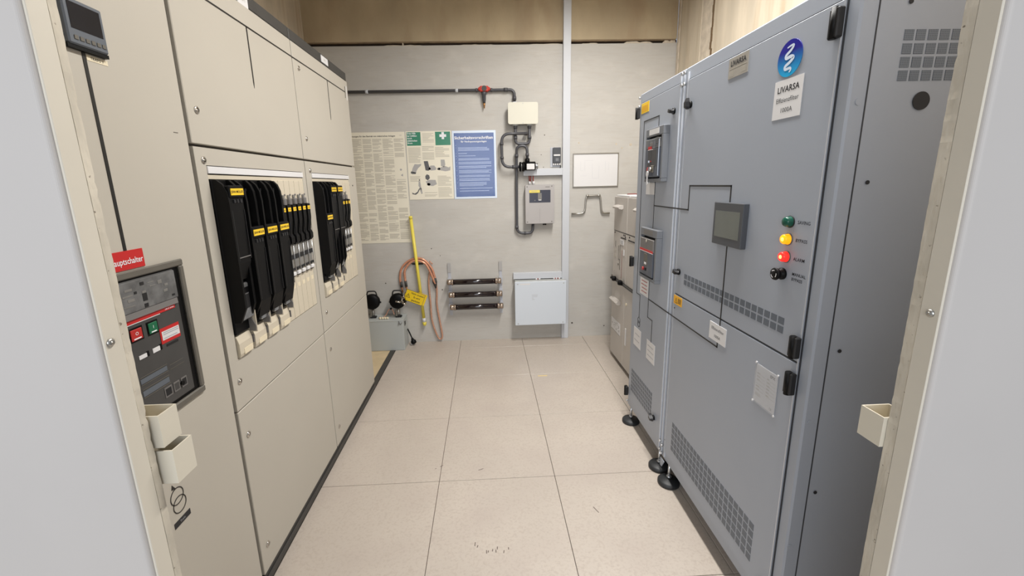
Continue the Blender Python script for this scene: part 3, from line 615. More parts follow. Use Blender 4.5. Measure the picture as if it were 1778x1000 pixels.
def mccb(u0, u1, v0, v1, c, second):
    fr = MB(); t = .016
    for a in ((u0, u1, v1 - .040, v1), (u0, u1, v0, v0 + t), (u0, u0 + .020, v0 + t, v1 - .040), (u1 - .006, u1, v0 + t, v1 - .040)): pb(fr, 'R', *a, 0, .030, b=.002)
    b = fr.build('breaker_bezel', 'bezel2', c)
    PB('R', u0 + .020, u1 - .006, v0 + t, v1 - .04, .001, .010).build('recess', 'black', b)
    a0, a1 = u0 + .030, u1 - .010; vm = v0 + .62 * (v1 - v0) if not second else v0 + .56 * (v1 - v0)
    PB('R', a0, a1, v0 + .024, vm, .010, .034, b=.003).build('front_panel', 'acb_blue', b)
    PB('R', a0, a1, vm, v1 - .052, .010, .034, b=.003).build('window', 'smoke' if not second else 'gusset', b)
    am = (a0 + a1) / 2
    PB('R', am - .065 if False else u0 + .05, u1 - .045, v1 - .032, v1 - .006, .030, .0315).build('name_label', 'white' if not second else 'gusset', b)
    if second:
        PB('R', a0, a1, vm - .001, vm + .010, .034, .0352).build('stripe', 'red', b); PB('R', a0, a1, vm - .004, vm - .001, .034, .0355).build('stripe_edge', 'white', b)
        disc('R', am, vm + .055, .034, .037, .008).build('round_knob', 'chrome', b)
        PB('R', am - .022, am + .024, v0 + .075, vm - .012, .034, .0362, b=.002).build('trip_unit', 'bezel', b); PB('R', am - .012, am + .012, v0 + .082, v0 + .092, .036, .038).build('trip_switch', 'white', b)
        disc('R', am + .028, v0 + .055, .034, .040, .009).build('push_button', 'red_dark', b); PB('R', am - .01, am + .004, v0 + .048, v0 + .062, .034, .036).build('trip_switch', 'black', b)
        PB('R', am - .03, am - .028, v0 + .04, vm - .01, .034, .0355).build('panel_line', 'gusset', b)
    else:
        PB('R', am + .005, am + .050, vm - .003, vm + .012, .034, .0352).build('stripe', 'red', b); PB('R', am - .012, am + .050, vm - .006, vm - .003, .034, .0352).build('stripe_edge', 'white', b)
        PB('R', am + .008, am + .048, v0 + .05, vm - .006, .034, .0352).build('trip_unit', 'acb', b); PB('R', am - .06, am + .005, v0 + .075, vm - .006, .034, .0348).build('side_plate', 'acb', b)
        PB('R', am + .026, am + .038, v0 + .095, v0 + .105, .0352, .037).build('indicator', 'poster_border', b); PB('R', am + .002, am + .016, v0 + .098, v0 + .103, .0352, .036).build('indicator', 'red_dark', b)
        disc('R', am + .034, v0 + .062, .034, .041, .010).build('push_button', 'red_dark', b)
        k_ = disc('R', am - .012, v0 + .062, .034, .052, .010).build('key_cylinder', 'chrome', b)
        PB('R', am - .034, am + .002, v0 + .045, v0 + .080, .034, .0375, b=.002).build('key_plate', 'bezel', b)
        PB('R', a0 + .002, a0 + .004, v0 + .03, v1 - .06, .034, .0355).build('panel_line', 'poster_border', b)
        for k in range(5): PB('R', a0 + .012, a0 + .045, vm + .012 + k * .012, vm + .0135 + k * .012, .034, .035).build('window_mark', 'bezel', b)
        PB('R', am - .005, am + .030, vm + .012, v1 - .07, .034, .0354, b=.001).build('window_lever', 'gusset', b)
    return b
mccb(-1.100, -.885, 1.490, 1.750, n_, False); mccb(-1.088, -.872, .984, 1.254, n_, True)
# key hanging from the upper breaker
kt = thing('key_with_tag', (1.10, -.965, 1.49), 'white key with round head hanging from the upper breaker lock on the narrow grey cabinet', 'key')
kx = 1.104
MB().lathe((kx, -.970, 1.530), (-1, 0, 0), [(0, .014), (.004, .014)], 18).build('key_head', 'white', kt)
bx(kx - .004, kx, -.975, -.965, 1.475, 1.522, b=.001).build('key_blade', 'white', kt); bx(kx - .004, kx, -.979, -.975, 1.482, 1.490).build('key_tooth', 'white', kt)
MB().tube([pt('R', -1.0, 1.552, .050), (kx + .004, -.985, 1.549), (kx - .001, -.970, 1.545), (kx - .001, -.970, 1.536)], .0018, 6).build('key_ring', 'chrome', kt)
# wide cabinet
g_ = thing('filter_cabinet', (1.45, -1.65, 0), 'wide grey steel cabinet with round blue logo and lit lamps, nearer of the grey pair', 'electrical cabinet')
bx(1.156, 1.80, -2.080, -1.218, .10, 1.96, b=.005).build('body', 'grey', g_)
du = PB('R', -2.040, -1.255, .984, 1.906, -.008, 0, b=.0015).build('door', 'grey', g_); dl = PB('R', -2.040, -1.255, .150, .978, -.008, 0, b=.0015).build('door', 'grey', g_)
mb = MB()
for a in ((-2.042, -1.253, 1.9065, 1.9095), (-2.042, -1.253, .1460, .149), (-2.042, -1.253, .979, .983), (-2.0445, -2.0405, .146, 1.909)): pb(mb, 'R', *a, -.0072, -.0035)
mb.build('door_gap', 'grey_seam', g_)
mb = MB(); pb(mb, 'R', -1.2535, -1.251, .12, 1.94, -.008, .0008); pb(mb, 'R', -2.0398, -2.0378, .15, 1.905, -.004, .0012); mb.build('bright_edge', 'edge', g_)
foot(-1.295, g_); foot(-1.99, g_); foot(-1.295, g_, 1.75); foot(-1.99, g_, 1.75)
bolts(-1.228, 1.895, g_, 1); bolts(-1.204, 1.895, n_, 1); bolts(-1.228, .125, g_, 1); bolts(-1.204, .135, n_, 1)
MB().prism([(-1.265, .10), (-1.220, .10), (-1.220, .055), (-1.238, .055)], 0, 1.146, 1.149).build('bracket', 'grey', g_)
hinge(-2.030, 1.822, 1.890, g_); hinge(-2.030, .996, 1.058, g_); hinge(-2.030, .884, .950, g_); hinge(-2.030, .155, .222, g_)
knob(-1.290, 1.802, g_, 1.45); knob(-1.285, 1.089, g_, .2)
vent('R', -1.971, -1.334, 1.040, 1.094, 20, 2, g_, .8); vent('R', -1.947, -1.316, .207, .360, 21, 5, g_, .8)
line('R', [(-1.2215, 1.370), (-1.331, 1.370), (-1.331, 1.471), (-1.637, 1.471), (-1.637, 1.41)], .006).build('mimic_line', 'mimic', g_)
line('R', [(-1.643, 1.27), (-1.643, .950)], .0055).build('mimic_line', 'mimic', g_); line('R', [(-1.2215, .868), (-1.636, .868), (-1.636, .900)], .0055).build('mimic_line', 'mimic', g_)
for (u, v) in ((-1.263, .913), (-1.250, .216)): disc('R', u, v, -.001, .0006, .004, 10).build('screw_hole', 'ink', g_)
# logo
lo = disc('R', -1.868, 1.823, 0, .002, .0485, 40).build('logo_sticker', 'logo', g_)
sq = [(-.018, .030), (-.008, .034), (.012, .033), (.008, .025), (-.010, .014), (-.020, .006), (-.014, .001), (.006, .004), (.018, .001), (.012, -.008), (-.012, -.020), (-.014, -.026), (.004, -.025), (.012, -.028), (.008, -.034)]
sp_ = smooth_path([(-y, z, 0) for y, z in [(-.012, .030), (.004, .033), (.013, .031), (.004, .021), (-.014, .011), (-.012, .003), (.006, .004), (.016, -.001), (.004, -.010), (-.014, -.018), (-.012, -.026), (.006, -.026), (.010, -.031), (.004, -.037)]], 5)
mb = MB(); N = len(sp_); Lq = []; Rq = []
for i, p in enumerate(sp_):
    t = (sp_[min(i + 1, N - 1)] - sp_[max(i - 1, 0)]).normalized(); nrm = Vector((-t.y, t.x, 0)); wd = .0016 + .0032 * math.sin(math.pi * i / (N - 1)) ** .7
    a, b_ = p + nrm * wd, p - nrm * wd; Lq.append(pt('R', -1.868 + a.x, 1.822 + a.y, .0026)); Rq.append(pt('R', -1.868 + b_.x, 1.822 + b_.y, .0026))
mb.add(Lq + Rq, [(i, i + 1, N + i + 1, N + i) for i in range(N - 1)]); mb.build('logo_wave', 'poster_border', lo)
s_ = PB('R', -1.932, -1.818, 1.662, 1.769, 0, .0012).build('sticker', 'white', g_, label='white paper name sign')
text('R', -1.875, 1.742, 'LIVARSA', .0235, 'ink', s_, d=.0016, bold=.0004); text('R', -1.875, 1.713, 'Effizienzfilter', .0185, 'ink', s_, d=.0016, sx=.95); text('R', -1.875, 1.685, '1000A', .0185, 'ink', s_, d=.0016)
s_ = PB('R', -1.672, -1.560, 1.836, 1.902, 0, .0018).build('name_plate', 'silver_plate', g_)
text('R', -1.616, 1.882, 'LIVARSA', .0235, 'ink', s_, d=.0024, bold=.0006); PB('R', -1.665, -1.567, 1.866, 1.8675, .0018, .0022).build('plate_line', 'ink_soft', s_)
bars(MB(), 'R', -1.570, -1.595, 1.842, 1.860, 4, .0023).build('small_print', 'ink_soft', s_, kind='stuff'); bars(MB(), 'R', -1.638, -1.664, 1.844, 1.862, 4, .0023).build('small_print', 'ink_soft', s_, kind='stuff')
s_ = PB('R', -1.690, -1.576, .887, .955, 0, .0022).build('sticker', 'white', g_, label='white label on the mimic line'); text('R', -1.633, .934, 'Effizienzfilter', .0165, 'ink', s_, d=.0026); text('R', -1.633, .906, '1000A', .0165, 'ink', s_, d=.0026)
# rating plate under clear film
s_ = PB('R', -1.972, -1.873, .780, .908, 0, .0012).build('rating_plate', 'white', g_)
text('R', -1.962, .893, 'EPX', .013, 'ink', s_, d=.0016, align='RIGHT', bold=.0004); bars(MB(), 'R', -1.880, -1.938, .889, .895, 1, .0015).build('small_print', 'ink_soft', s_, kind='stuff')
mb = MB()
for k in range(6): z = .876 - k * .011; pb(mb, 'R', -1.918, -1.878, z, z + .0008, .0012, .0015); pb(mb, 'R', -1.966, -1.926, z, z + .0008, .0012, .0015); bars(mb, 'R', -1.879, -1.895, z + .001, z + .006, 1, .0015); bars(mb, 'R', -1.927, -1.942, z + .001, z + .006, 1, .0015)
mb.build('small_print', 'ink_soft', s_, kind='stuff'); bars(MB(), 'R', -1.879, -1.905, .802, .813, 3, .0015).build('small_print', 'ink_soft', s_, kind='stuff'); text('R', -1.955, .790, 'CE', .010, 'ink', s_, d=.0016)
film = mat('clear_film', (205, 208, 214), 0.12, alpha=.28); PB('R', -1.976, -1.869, .776, .912, .002, .0024).build('clear_cover', film, s_)
for (u, v) in ((-1.973, .911), (-1.871, .911), (-1.973, .777), (-1.871, .777)): disc('R', u, v, 0, .004, .0035, 10).build('rivet', 'white', s_)
for (u0, u1, v0, v1, c) in [(-1.332, -1.252, .934, .975, g_)]:
    s_ = PB('R', u0, u1, v0, v1, 0, .0012).build('sticker', 'orange', c, label='orange warning sticker')
    MB().prism([(-1.262, .940), (-1.290, .940), (-1.276, .966)], 0, 1.1486, 1.1488).build('warning_triangle', 'ink', s_); MB().prism([(-1.2665, .9428), (-1.2855, .9428), (-1.276, .9608)], 0, 1.1483, 1.1485).build('triangle_field', 'orange', s_)
    text('R', -1.276, .950, '!', .014, 'ink', s_, d=.0019, bold=.0004); bars(MB(), 'R', -1.294, -1.326, .942, .966, 4, .0015).build('small_print', 'ink', s_, kind='stuff')
# touch screen
hm = PB('R', -1.752, -1.572, 1.262, 1.414, 0, .020, b=.002).build('touch_panel', 'hmi', g_); PB('R', -1.736, -1.586, 1.290, 1.384, .020, .0206).build('screen', 'screen', hm)
# lamps
for (z, a, b_, s, tz, nm) in ((1.372, 'lamp_g', 'lamp_g', 'SAVING', 1.372, 'unlit green indicator lamp'), (1.322, 'lamp_y', 'lamp_yc', 'BYPASS', 1.322, 'glowing yellow indicator lamp'), (1.271, 'lamp_r', 'lamp_rc', 'ALARM', 1.269, 'glowing red indicator lamp')):
    l = MB().lathe(pt('R', -1.945, z, 0), (-1, 0, 0), [(0, .0155), (.003, .0155), (.006, .0145), (.014, .0140), (.018, .0115), (.020, .006), (.0203, 0)], 24).build('indicator_lamp', a, g_, label=nm)
    if a != b_: MB().lathe(pt('R', -1.947, z, .0195), (-1, 0, 0), [(0, .006), (.001, .0055), (.0018, 0)], 16).build('lamp_core', b_, l)
    MB().lathe(pt('R', -1.945, z, 0), (-1, 0, 0), [(0, .0175), (.002, .0175), (.0025, .0158)], 24).build('lamp_collar', 'black_soft' if a == 'lamp_g' else 'bezel', l)
    text('R', -1.974, tz, s, .0135, 'ink', g_, d=.0008, align='LEFT', bold=.0001, sx=1.0)
text('R', -1.976, 1.226, 'MANUAL', .0128, 'ink', g_, d=.0008, align='LEFT', bold=.0001); text('R', -1.976, 1.211, 'BYPASS', .0128, 'ink', g_, d=.0008, align='LEFT', bold=.0001)
mu = MB().lathe(pt('R', -1.938, 1.219, 0), (-1, 0, 0), [(0, .0175), (.006, .0175), (.010, .0145), (.013, .0125), (.016, .0130), (.018, .0165), (.022, .0185), (.026, .0172), (.027, .0)], 28).build('mushroom_button', 'black', g_)
for a0 in (40, 160, 280):
    mb = MB(); vs = []
    for k in range(9):
        a = math.radians(a0 + k * 8)
        for rr in (.0095, .0120): vs.append(pt('R', -1.938 + rr * math.cos(a), 1.219 + rr * math.sin(a), .0276))
    mb.add(vs, [(2 * k, 2 * k + 1, 2 * k + 3, 2 * k + 2) for k in range(8)]).build('arrow_mark', 'white_ink', mu)
# end face
PB('E', 1.200, 1.790, .13, 1.93, -.001, .0006).build('side_panel', 'grey', g_)
mb = MB(); pb(mb, 'E', 1.197, 1.200, .13, 1.93, 0, .0012); mb.build('panel_gap', 'grey_seam', g_)
vent('E', 1.264, 1.612, 1.710, 1.828, 12, 4, g_, .78)
disc('E', 1.334, 1.668, .0025, .0036, .021, 28).build('cable_hole', 'ink', g_)
for (u, v) in ((1.270, 1.883), (1.220, 1.479), (1.215, 1.033), (1.207, .594), (1.205, .20)): disc('E', u + .012 if u < 1.25 else u, v, .0025, .0036, .0052, 14).build('screw_hole', 'ink', g_)
for (u, v) in ((1.180, 1.668), (1.174, .820), (1.166, .407)): disc('E', u, v, 0, .0018, .0075, 18).build('cover_plug', 'grey', g_)

# ------------------------------------------------------------------ taupe medium-voltage switchgear behind
def mv(y0, y1, label, full):
    c = thing('taupe_switchgear', (1.65, (y0 + y1) / 2, 0), label, 'electrical cabinet')
    bx(1.352, 1.985, y0, y1, .035, 1.375, b=.003).build('body', 'switchgear', c); bx(1.38, 1.985, y0 + .005, y1 - .005, 0, .035).build('kick_recess', 'bezel', c)
    PB('K', y0 + .002, y1 - .002, 1.106, 1.378, -.007, 0, b=.003).build('upper_cover', 'switchgear', c)
    PB('K', y0 + .002, y1 - .002, .712, 1.100, -.007, -.002, b=.002).build('control_panel', 'switchgear', c)
    PB('K', y0 + .002, y1 - .002, .037, .690, -.007, 0, b=.003).build('door', 'switchgear', c)
    PB('K', y0, y1, .693, .708, -.007, .012, b=.002).build('operating_rail', 'charcoal', c)
    PB('K', y0, y1, 1.1005, 1.1055, -.007, -.004).build('panel_gap', 'grey_seam', c)
    bx(1.36, 1.96, y0 + .004, y1 - .004, 1.378, 1.392, b=.003).build('top_plate', 'white', c)
    return c
mvA = mv(.018, .345, 'taupe switchgear panel with mimic diagram and white print plate, beside the rear wall', True)
def lip(c, y0, y1, z):
    MB().prism([(1.345, z - .006), (1.345, z + .020), (1.318, z + .016), (1.306, z + .004), (1.310, z - .006), (1.335, z - .012)], 1, y0, y1).build('grip_lip', 'switchgear', c)
lip(mvA, .12, .27, 1.295); lip(mvA, .10, .29, .530)
for (u, v) in ((.307, 1.088), (.085, 1.088), (.055, 1.088), (.045, 1.075)): disc('K', u, v, -.002, .002, .006, 10).build('bolt', 'ink', mvA)
PB('K', .03, .155, 1.058, 1.066, -.002, .0006).build('slot', 'ink', mvA)
o = PB('K', .085, .165, 1.008, 1.048, -.002, .0012).build('sticker', 'white', mvA); bars(MB(), 'K', .155, .095, 1.014, 1.042, 3, .0016).build('small_print', 'ink_faint', o, kind='stuff')
mb = line('K', [(.200, .99), (.200, .88), (.165, .88), (.165, .80)], .004, -.002, .0004); pb(mb, 'K', .163, .167, .88, 1.0, -.002, .0004); pb(mb, 'K', .190, .21, .83, .845, -.002, .0004); pb(mb, 'K', .283, .288, .97, 1.02, -.002, .0004); mb.build('mimic_line', 'bezel', mvA)
line('K', [(.115, .96), (.115, .74)], .006, -.002, .0006).build('mimic_line', 'mimic_red', mvA)
o = PB('K', .060, .085, .93, .975, -.002, .0016).build('sticker', 'white', mvA)
mb = MB(); pb(mb, 'K', .275, .295, .88, .91, -.002, .0004); pb(mb, 'K', .275, .295, .93, .95, -.002, .0004); pb(mb, 'K', .29, .30, .76, .77, -.002, .0004); mb.build('symbol', 'ink_soft', mvA)
for (u, r_) in ((.255, .012), (.215, .020), (.060, .020)):
    MB().lathe(pt('K', u, .716, .012), (-1, 0, 0), [(0, r_), (.02, r_), (.03, r_ * .7), (.03, 0)], 14).build('operating_knob', 'black', mvA)
PB('K', .03, .08, .70, .735, .012, .03, b=.003).build('operating_knob', 'black', mvA); disc('K', .295, .725, .012, .022, .010, 12).build('socket', 'bezel', mvA)
pp = PB('K', .088, .322, .262, .360, 0, .0016).build('print_plate', 'white', mvA); random.seed(8); mb = MB()
for k in range(26): u = .10 + random.random() * .205; v = .27 + random.random() * .08; pb(mb, 'K', u, u + random.uniform(.004, .012), v, v + random.uniform(.003, .01), .0016, .002)
mb.build('small_print', 'bezel', pp, kind='stuff'); PB('K', .10, .32, .258, .262, 0, .001).build('plate_edge', 'grey_seam', pp)
mvB = mv(-.665, .015, 'taupe switchgear panel half hidden behind the narrow grey cabinet', True)
PB('K', -.060, -.040, .235, .375, 0, .006, b=.002).build('white_strip', 'white', mvB); disc('K', -.046, 1.086, -.002, .002, .006, 10).build('bolt', 'ink', mvB); disc('K', -.035, .565, 0, .004, .012, 14).build('cover_plug', 'label_cream', mvB)
PB('K', -.40, -.02, 1.058, 1.066, -.002, .0006).build('slot', 'ink', mvB); lip(mvB, -.45, -.2, 1.295)
wr_ = MB().tube(smooth_path([(1.40, .20, 1.398), (1.42, .05, 1.402), (1.43, -.1, 1.398), (1.45, -.3, 1.400)], 5), .004, 8).build('cable', 'wire_red'); tag(wr_, 'thin red cable lying on top of the taupe switchgear', 'cable')

# ------------------------------------------------------------------ rear wall items
def poster(name, u0, u1, v0, v1, mt, label, d=.003): o = PB('W', u0, u1, v0, v1, .0, d).build(name, mt); return tag(o, label, 'poster')
random.seed(5)
p1 = poster('safety_poster', -.985, -.418, .985, 1.970, 'poster', 'large cream sheet of dense small print, partly behind the farthest cream cabinet', .0025)
text('W', -.50, 1.936, 'Bestimmungen für den Betrieb von elektrischen Anlagen', .0195, 'ink', p1, d=.0029, align='RIGHT', bold=.0003, sx=.97)
text('W', -.455, 1.940, 'VSE', .014, 'ink_soft', p1, d=.0029)
cols = [(-.975, -.905), (-.895, -.805 + .005), (-.790, -.715), (-.705, -.625), (-.615, -.525), (-.515, -.432)]
mb = MB()
for i, (a, b_) in enumerate(cols[1:]):
    z = 1.915
    while z > 1.02:
        h = random.uniform(.03, .10); h = min(h, z - 1.01)
        if i == 4 and 1.60 < z < 1.75: z -= .09; continue
        if i == 4 and 1.34 < z < 1.42: z -= .07; continue
        bars(mb, 'W', a, b_, z - h, z, max(2, int(h / .0072)), .0029, .52, .5); z -= h + random.choice((.004, .008, .012))
mb.build('small_print', mat('print_soft', (184, 178, 164), .7), p1, kind='stuff')
mb = MB(); 
for (u, v, r_) in ((-.47, 1.645, .009),): mb.add(disc('W', u, v, .0029, .0031, r_, 14).v, disc('W', u, v, .0029, .0031, r_, 14).f)
mb.prism([(-.455, 1.585), (-.475, 1.595), (-.455, 1.61)], 1, .8069, .8071); mb.build('picture', 'photo_mid', p1)
p2 = poster('first_aid_poster', -.408, -.006, 1.376, 1.972, 'poster', 'first aid poster with green corners and a white cross')
for a_, b_ in ((-.400, -.277), (-.148, -.014)): PB('W', a_, b_, 1.850, 1.965, .003, .0036).build('green_field', 'poster_green', p2)
for k, s in enumerate(('Erste Hilfe', 'bei Unfällen', 'durch', 'elektrischen', 'Strom')): text('W', -.396, 1.953 - k * .0205, s, .0195, 'white_ink', p2, d=.0040, align='LEFT', bold=.0005, sx=.92)
PB('W', -.270, -.152, 1.855, 1.963, .003, .0034).build('text_field', 'poster', p2)
mb = MB(); pb(mb, 'W', -.110, -.050, 1.920, 1.942, .0036, .0041); pb(mb, 'W', -.091, -.069, 1.901, 1.920, .0036, .0041); pb(mb, 'W', -.091, -.069, 1.942, 1.961, .0036, .0041); mb.build('white_cross', 'white_ink', p2)
mb = MB(); bars(mb, 'W', -.262, -.16, 1.862, 1.955, 9, .0036, .3, .5)
for a, b_, z1, z0 in [(-.395, -.285, 1.835, 1.70), (-.270, -.165, 1.845, 1.725), (-.155, -.03, 1.835, 1.745), (-.270, -.155, 1.44, 1.40), (-.145, -.022, 1.585, 1.39), (-.392, -.300, 1.585, 1.535)]:
    bars(mb, 'W', a, b_, z0, z1, max(2, int((z1 - z0) / .010)), .0034, .35, .5)
mb.build('small_print', 'ink_soft', p2, kind='stuff')
def sil(pts, mt, d=.0036): mb = MB(); mb.poly([pt('W', u, v, d) for u, v in pts]); mb.build('picture', mt, p2)
sil([(-.375, 1.625), (-.355, 1.612), (-.335, 1.615), (-.332, 1.63), (-.315, 1.655), (-.29, 1.675), (-.285, 1.692), (-.31, 1.688), (-.345, 1.690), (-.365, 1.655)], 'photo_mid'); sil([(-.385, 1.612), (-.37, 1.604), (-.34, 1.604), (-.335, 1.616), (-.36, 1.622), (-.38, 1.628)], 'photo_dark')
sil([(-.262, 1.715), (-.225, 1.715), (-.215, 1.665), (-.20, 1.645), (-.225, 1.63), (-.25, 1.635)], 'photo_dark'); sil([(-.225, 1.645), (-.205, 1.675), (-.17, 1.675), (-.152, 1.65), (-.158, 1.635), (-.20, 1.632)], 'photo_mid')
sil([(-.11, 1.725), (-.075, 1.725), (-.07, 1.68), (-.085, 1.66), (-.11, 1.67)], 'photo_mid'); sil([(-.14, 1.645), (-.12, 1.655), (-.075, 1.67), (-.04, 1.655), (-.025, 1.665), (-.028, 1.63), (-.07, 1.622), (-.115, 1.632)], 'photo_mid'); sil([(-.145, 1.638), (-.125, 1.632), (-.115, 1.645), (-.125, 1.657), (-.142, 1.652)], 'photo_dark')
sil([(-.255, 1.585), (-.24, 1.60), (-.22, 1.59), (-.215, 1.565), (-.235, 1.545), (-.255, 1.56)], 'photo_dark'); sil([(-.255, 1.535), (-.22, 1.55), (-.165, 1.548), (-.155, 1.51), (-.19, 1.495), (-.235, 1.50)], 'photo_mid'); sil([(-.245, 1.505), (-.225, 1.497), (-.21, 1.51), (-.225, 1.522), (-.242, 1.52)], 'photo_dark')
sil([(-.318, 1.54), (-.304, 1.535), (-.298, 1.47), (-.305, 1.44), (-.312, 1.48), (-.322, 1.50)], 'photo_mid'); sil([(-.385, 1.44), (-.36, 1.43), (-.335, 1.445), (-.318, 1.475), (-.305, 1.48), (-.31, 1.47), (-.33, 1.435), (-.35, 1.42), (-.38, 1.425)], 'photo_dark'); sil([(-.305, 1.48), (-.296, 1.48), (-.288, 1.43), (-.302, 1.425)], 'photo_mid'); sil([(-.316, 1.556), (-.306, 1.556), (-.304, 1.545), (-.315, 1.543)], 'photo_dark')
p3 = poster('safety_rules_poster', .002, .390, 1.374, 1.970, 'poster_border', 'glossy blue safety rules poster with white heading and pale border')
PB('W', .017, .373, 1.391, 1.950, .003, .0036).build('blue_field', 'poster_blue', p3)
text('W', .193, 1.908, 'Sicherheitsvorschriften', .0345, 'white_ink', p3, d=.0040, bold=.0008, sx=1.08); text('W', .193, 1.876, 'für Hochspannungsanlagen', .0215, 'white_ink', p3, d=.0040, bold=.0004, sx=1.0)
mb = MB()
for z0, z1, wl in [(1.835, 1.850, .8), (1.795, 1.828, .9), (1.768, 1.778, .25), (1.748, 1.757, .5), (1.712, 1.733, .9), (1.678, 1.702, .95), (1.642, 1.668, .95), (1.600, 1.630, .95), (1.565, 1.585, .9), (1.530, 1.556, .9), (1.485, 1.522, .8), (1.425, 1.472, .97)]:
    bars(mb, 'W', .05, .05 + .31 * wl, z0, z1, max(1, round((z1 - z0) / .0105)), .0040, .42, .2); pb(mb, 'W', .030, .034, z1 - .007, z1 - .003, .0036, .0041)
mb.build('small_print', mat('print_pale', (176, 192, 226), 0.4), p3, kind='stuff')
# conduit run with red valve
cd = thing('grey_conduit', (.56, .775, 1.04), 'thin grey plastic pipe running across the rear wall and looping down below the junction box', 'pipe')
yc = .785
MB().tube(rounded([(-1.18, yc, 2.300), (.563, yc, 2.300), (.563, yc, 2.205)], .055, 8), .0125, 12).build('pipe_run', 'pvc', cd)
for x in (-.71, .061): MB().tube([(x - .012, yc, 2.30), (x + .012, yc, 2.30)], .016, 12).box(x - .008, x + .008, yc, .81, 2.292, 2.308).build('pipe_clip', 'trunk', cd)
for (a, b_) in (((.47, yc, 2.30), (.505, yc, 2.30)), ((.563, yc, 2.245), (.563, yc, 2.215)), ((.225, yc, 2.30), (.240, yc, 2.30)), ((.355, yc, 2.30), (.372, yc, 2.30))): MB().cyl(a, b_, .0165, 14).build('pipe_socket', 'pvc', cd)
MB().cyl((.563, yc, 2.20), (.563, yc, 2.184), .019, 14).build('gland', 'trunk', cd)
for z in ((2.008, 1.85),): pass
ya = .765
MB().tube(rounded([(.565, ya, 2.01), (.565, ya, 1.845), (.690, ya, 1.845), (.690, ya, 2.01)], .035, 6), .0125, 12).build('pipe_run', 'pvc', cd)
yb2 = .742
MB().tube(rounded([(.672, yb2, 1.930), (.440, yb2, 1.930), (.440, yb2, 1.645), (.60, yb2, 1.645)], .075, 8), .0125, 12).build('pipe_run', 'pvc', cd)
yc2 = .735
MB().tube(rounded([(.665, yc2, 1.700), (.665, yc2, 1.825), (.572, yc2, 1.825), (.572, .775, 1.70), (.566, .780, 1.045), (.712, .780, 1.045), (.716, .780, 1.130)], .062, 8), .0125, 12).build('pipe_run', 'pvc', cd)
for (a, b_) in (((.565, ya, 2.0), (.565, ya, 1.975)), ((.69, ya, 2.0), (.69, ya, 1.975)), ((.565, ya, 1.91), (.565, ya, 1.885)), ((.69, ya, 1.91), (.69, ya, 1.885)), ((.440, yb2, 1.855), (.440, yb2, 1.835)), ((.440, yb2, 1.735), (.440, yb2, 1.715)), ((.665, yc2, 1.76), (.665, yc2, 1.735)), ((.53, yb2, 1.645), (.56, yb2, 1.645)), ((.566, .78, 1.115), (.566, .78, 1.09)), ((.572, .76, 1.755), (.572, .768, 1.73)), ((.645, ya + .0, 1.93), (.672, ya, 1.93)), ((.635, .78, 1.045), (.65, .78, 1.045))):
    MB().cyl(a, b_, .0165, 14).build('pipe_socket', 'pvc', cd)
vl = thing('smoke_sensor_valve', (.297, .78, 2.15), 'red saddle fitting with brass-tipped nozzle on the overhead pipe', 'valve')
MB().box(.247, .352, .760, .806, 2.292, 2.322, b=.008).box(.262, .337, .755, .808, 2.285, 2.330, b=.006).build('saddle', 'pvc_red', vl); MB().cyl((.30, .752, 2.309), (.30, .757, 2.309), .022, 18).build('saddle_ring', 'charcoal', vl)
MB().lathe((.297, .780, 2.285), (0, 0, -1), [(0, .022), (.02, .022), (.025, .017), (.07, .016), (.075, .013), (.09, .012)], 16).build('nozzle_body', 'pvc', vl); MB().lathe((.297, .780, 2.195), (0, 0, -1), [(0, .009), (.02, .009), (.025, .006), (.045, .005)], 12).build('nozzle_tip', 'brass', vl)
jb = thing('junction_box', (.63, .77, 2.005), 'cream rectangular junction box with rounded corners above the pipe loops', 'junction box')
mb = MB()
def rrect(x0, x1, z0, z1, r, n=5):
    out = []
    for cx, cz, a in ((x1 - r, z1 - r, 0), (x0 + r, z1 - r, 90), (x0 + r, z0 + r, 180), (x1 - r, z0 + r, 270)):
        for k in range(n + 1): t = math.radians(a + 90 * k / n); out.append((cx + r * math.cos(t), cz + r * math.sin(t)))
    return out
mb.prism(rrect(.512, .750, 2.015, 2.178, .012), 1, .81, .735); mb.build('box_base', 'box_side', jb)
MB().prism(rrect(.500, .762, 2.006, 2.186, .018), 1, .735, .722).build('box_lid', 'box_cream', jb)
for (u, v) in ((.630, 2.176), (.630, 2.014)): MB().cyl((u, .722, v), (u, .7205, v), .004, 10).build('lid_screw', 'box_side', jb)
for u in (.565, .690): MB().cyl((u, ya, 2.012), (u, ya, 1.995), .026, 14).build('gland', 'box_side', jb)
# pump
pu = thing('circulation_pump', (.675, .73, 1.61), 'small black pump with white label between the pipe ends', 'pump')
MB().lathe((.590, .735, 1.645), (1, 0, 0), [(0, .018), (.004, .040), (.018, .042), (.020, .034), (.030, .036), (.034, .042), (.048, .040), (.050, .030)], 20).build('pump_head', 'black', pu)
MB().tube([(.640, .735, 1.650), (.735, .735, 1.650)], .038, 18).build('motor', 'black', pu); bx(.655, .725, .688, .7, 1.618, 1.668, b=.003).build('rating_label', 'white', pu)
MB().lathe((.735, .735, 1.650), (1, 0, 0), [(0, .030), (.006, .030), (.007, .020), (.016, .020), (.017, .028), (.024, .026)], 18).build('end_cap', 'zinc', pu); MB().cyl((.665, yc2, 1.675), (.665, yc2, 1.715), .021, 14).build('union_nut', 'black', pu); MB().tube([(.610, .735, 1.645), (.613, .735, 1.645)], .0425, 20).build('clamp_ring', 'zinc', pu)
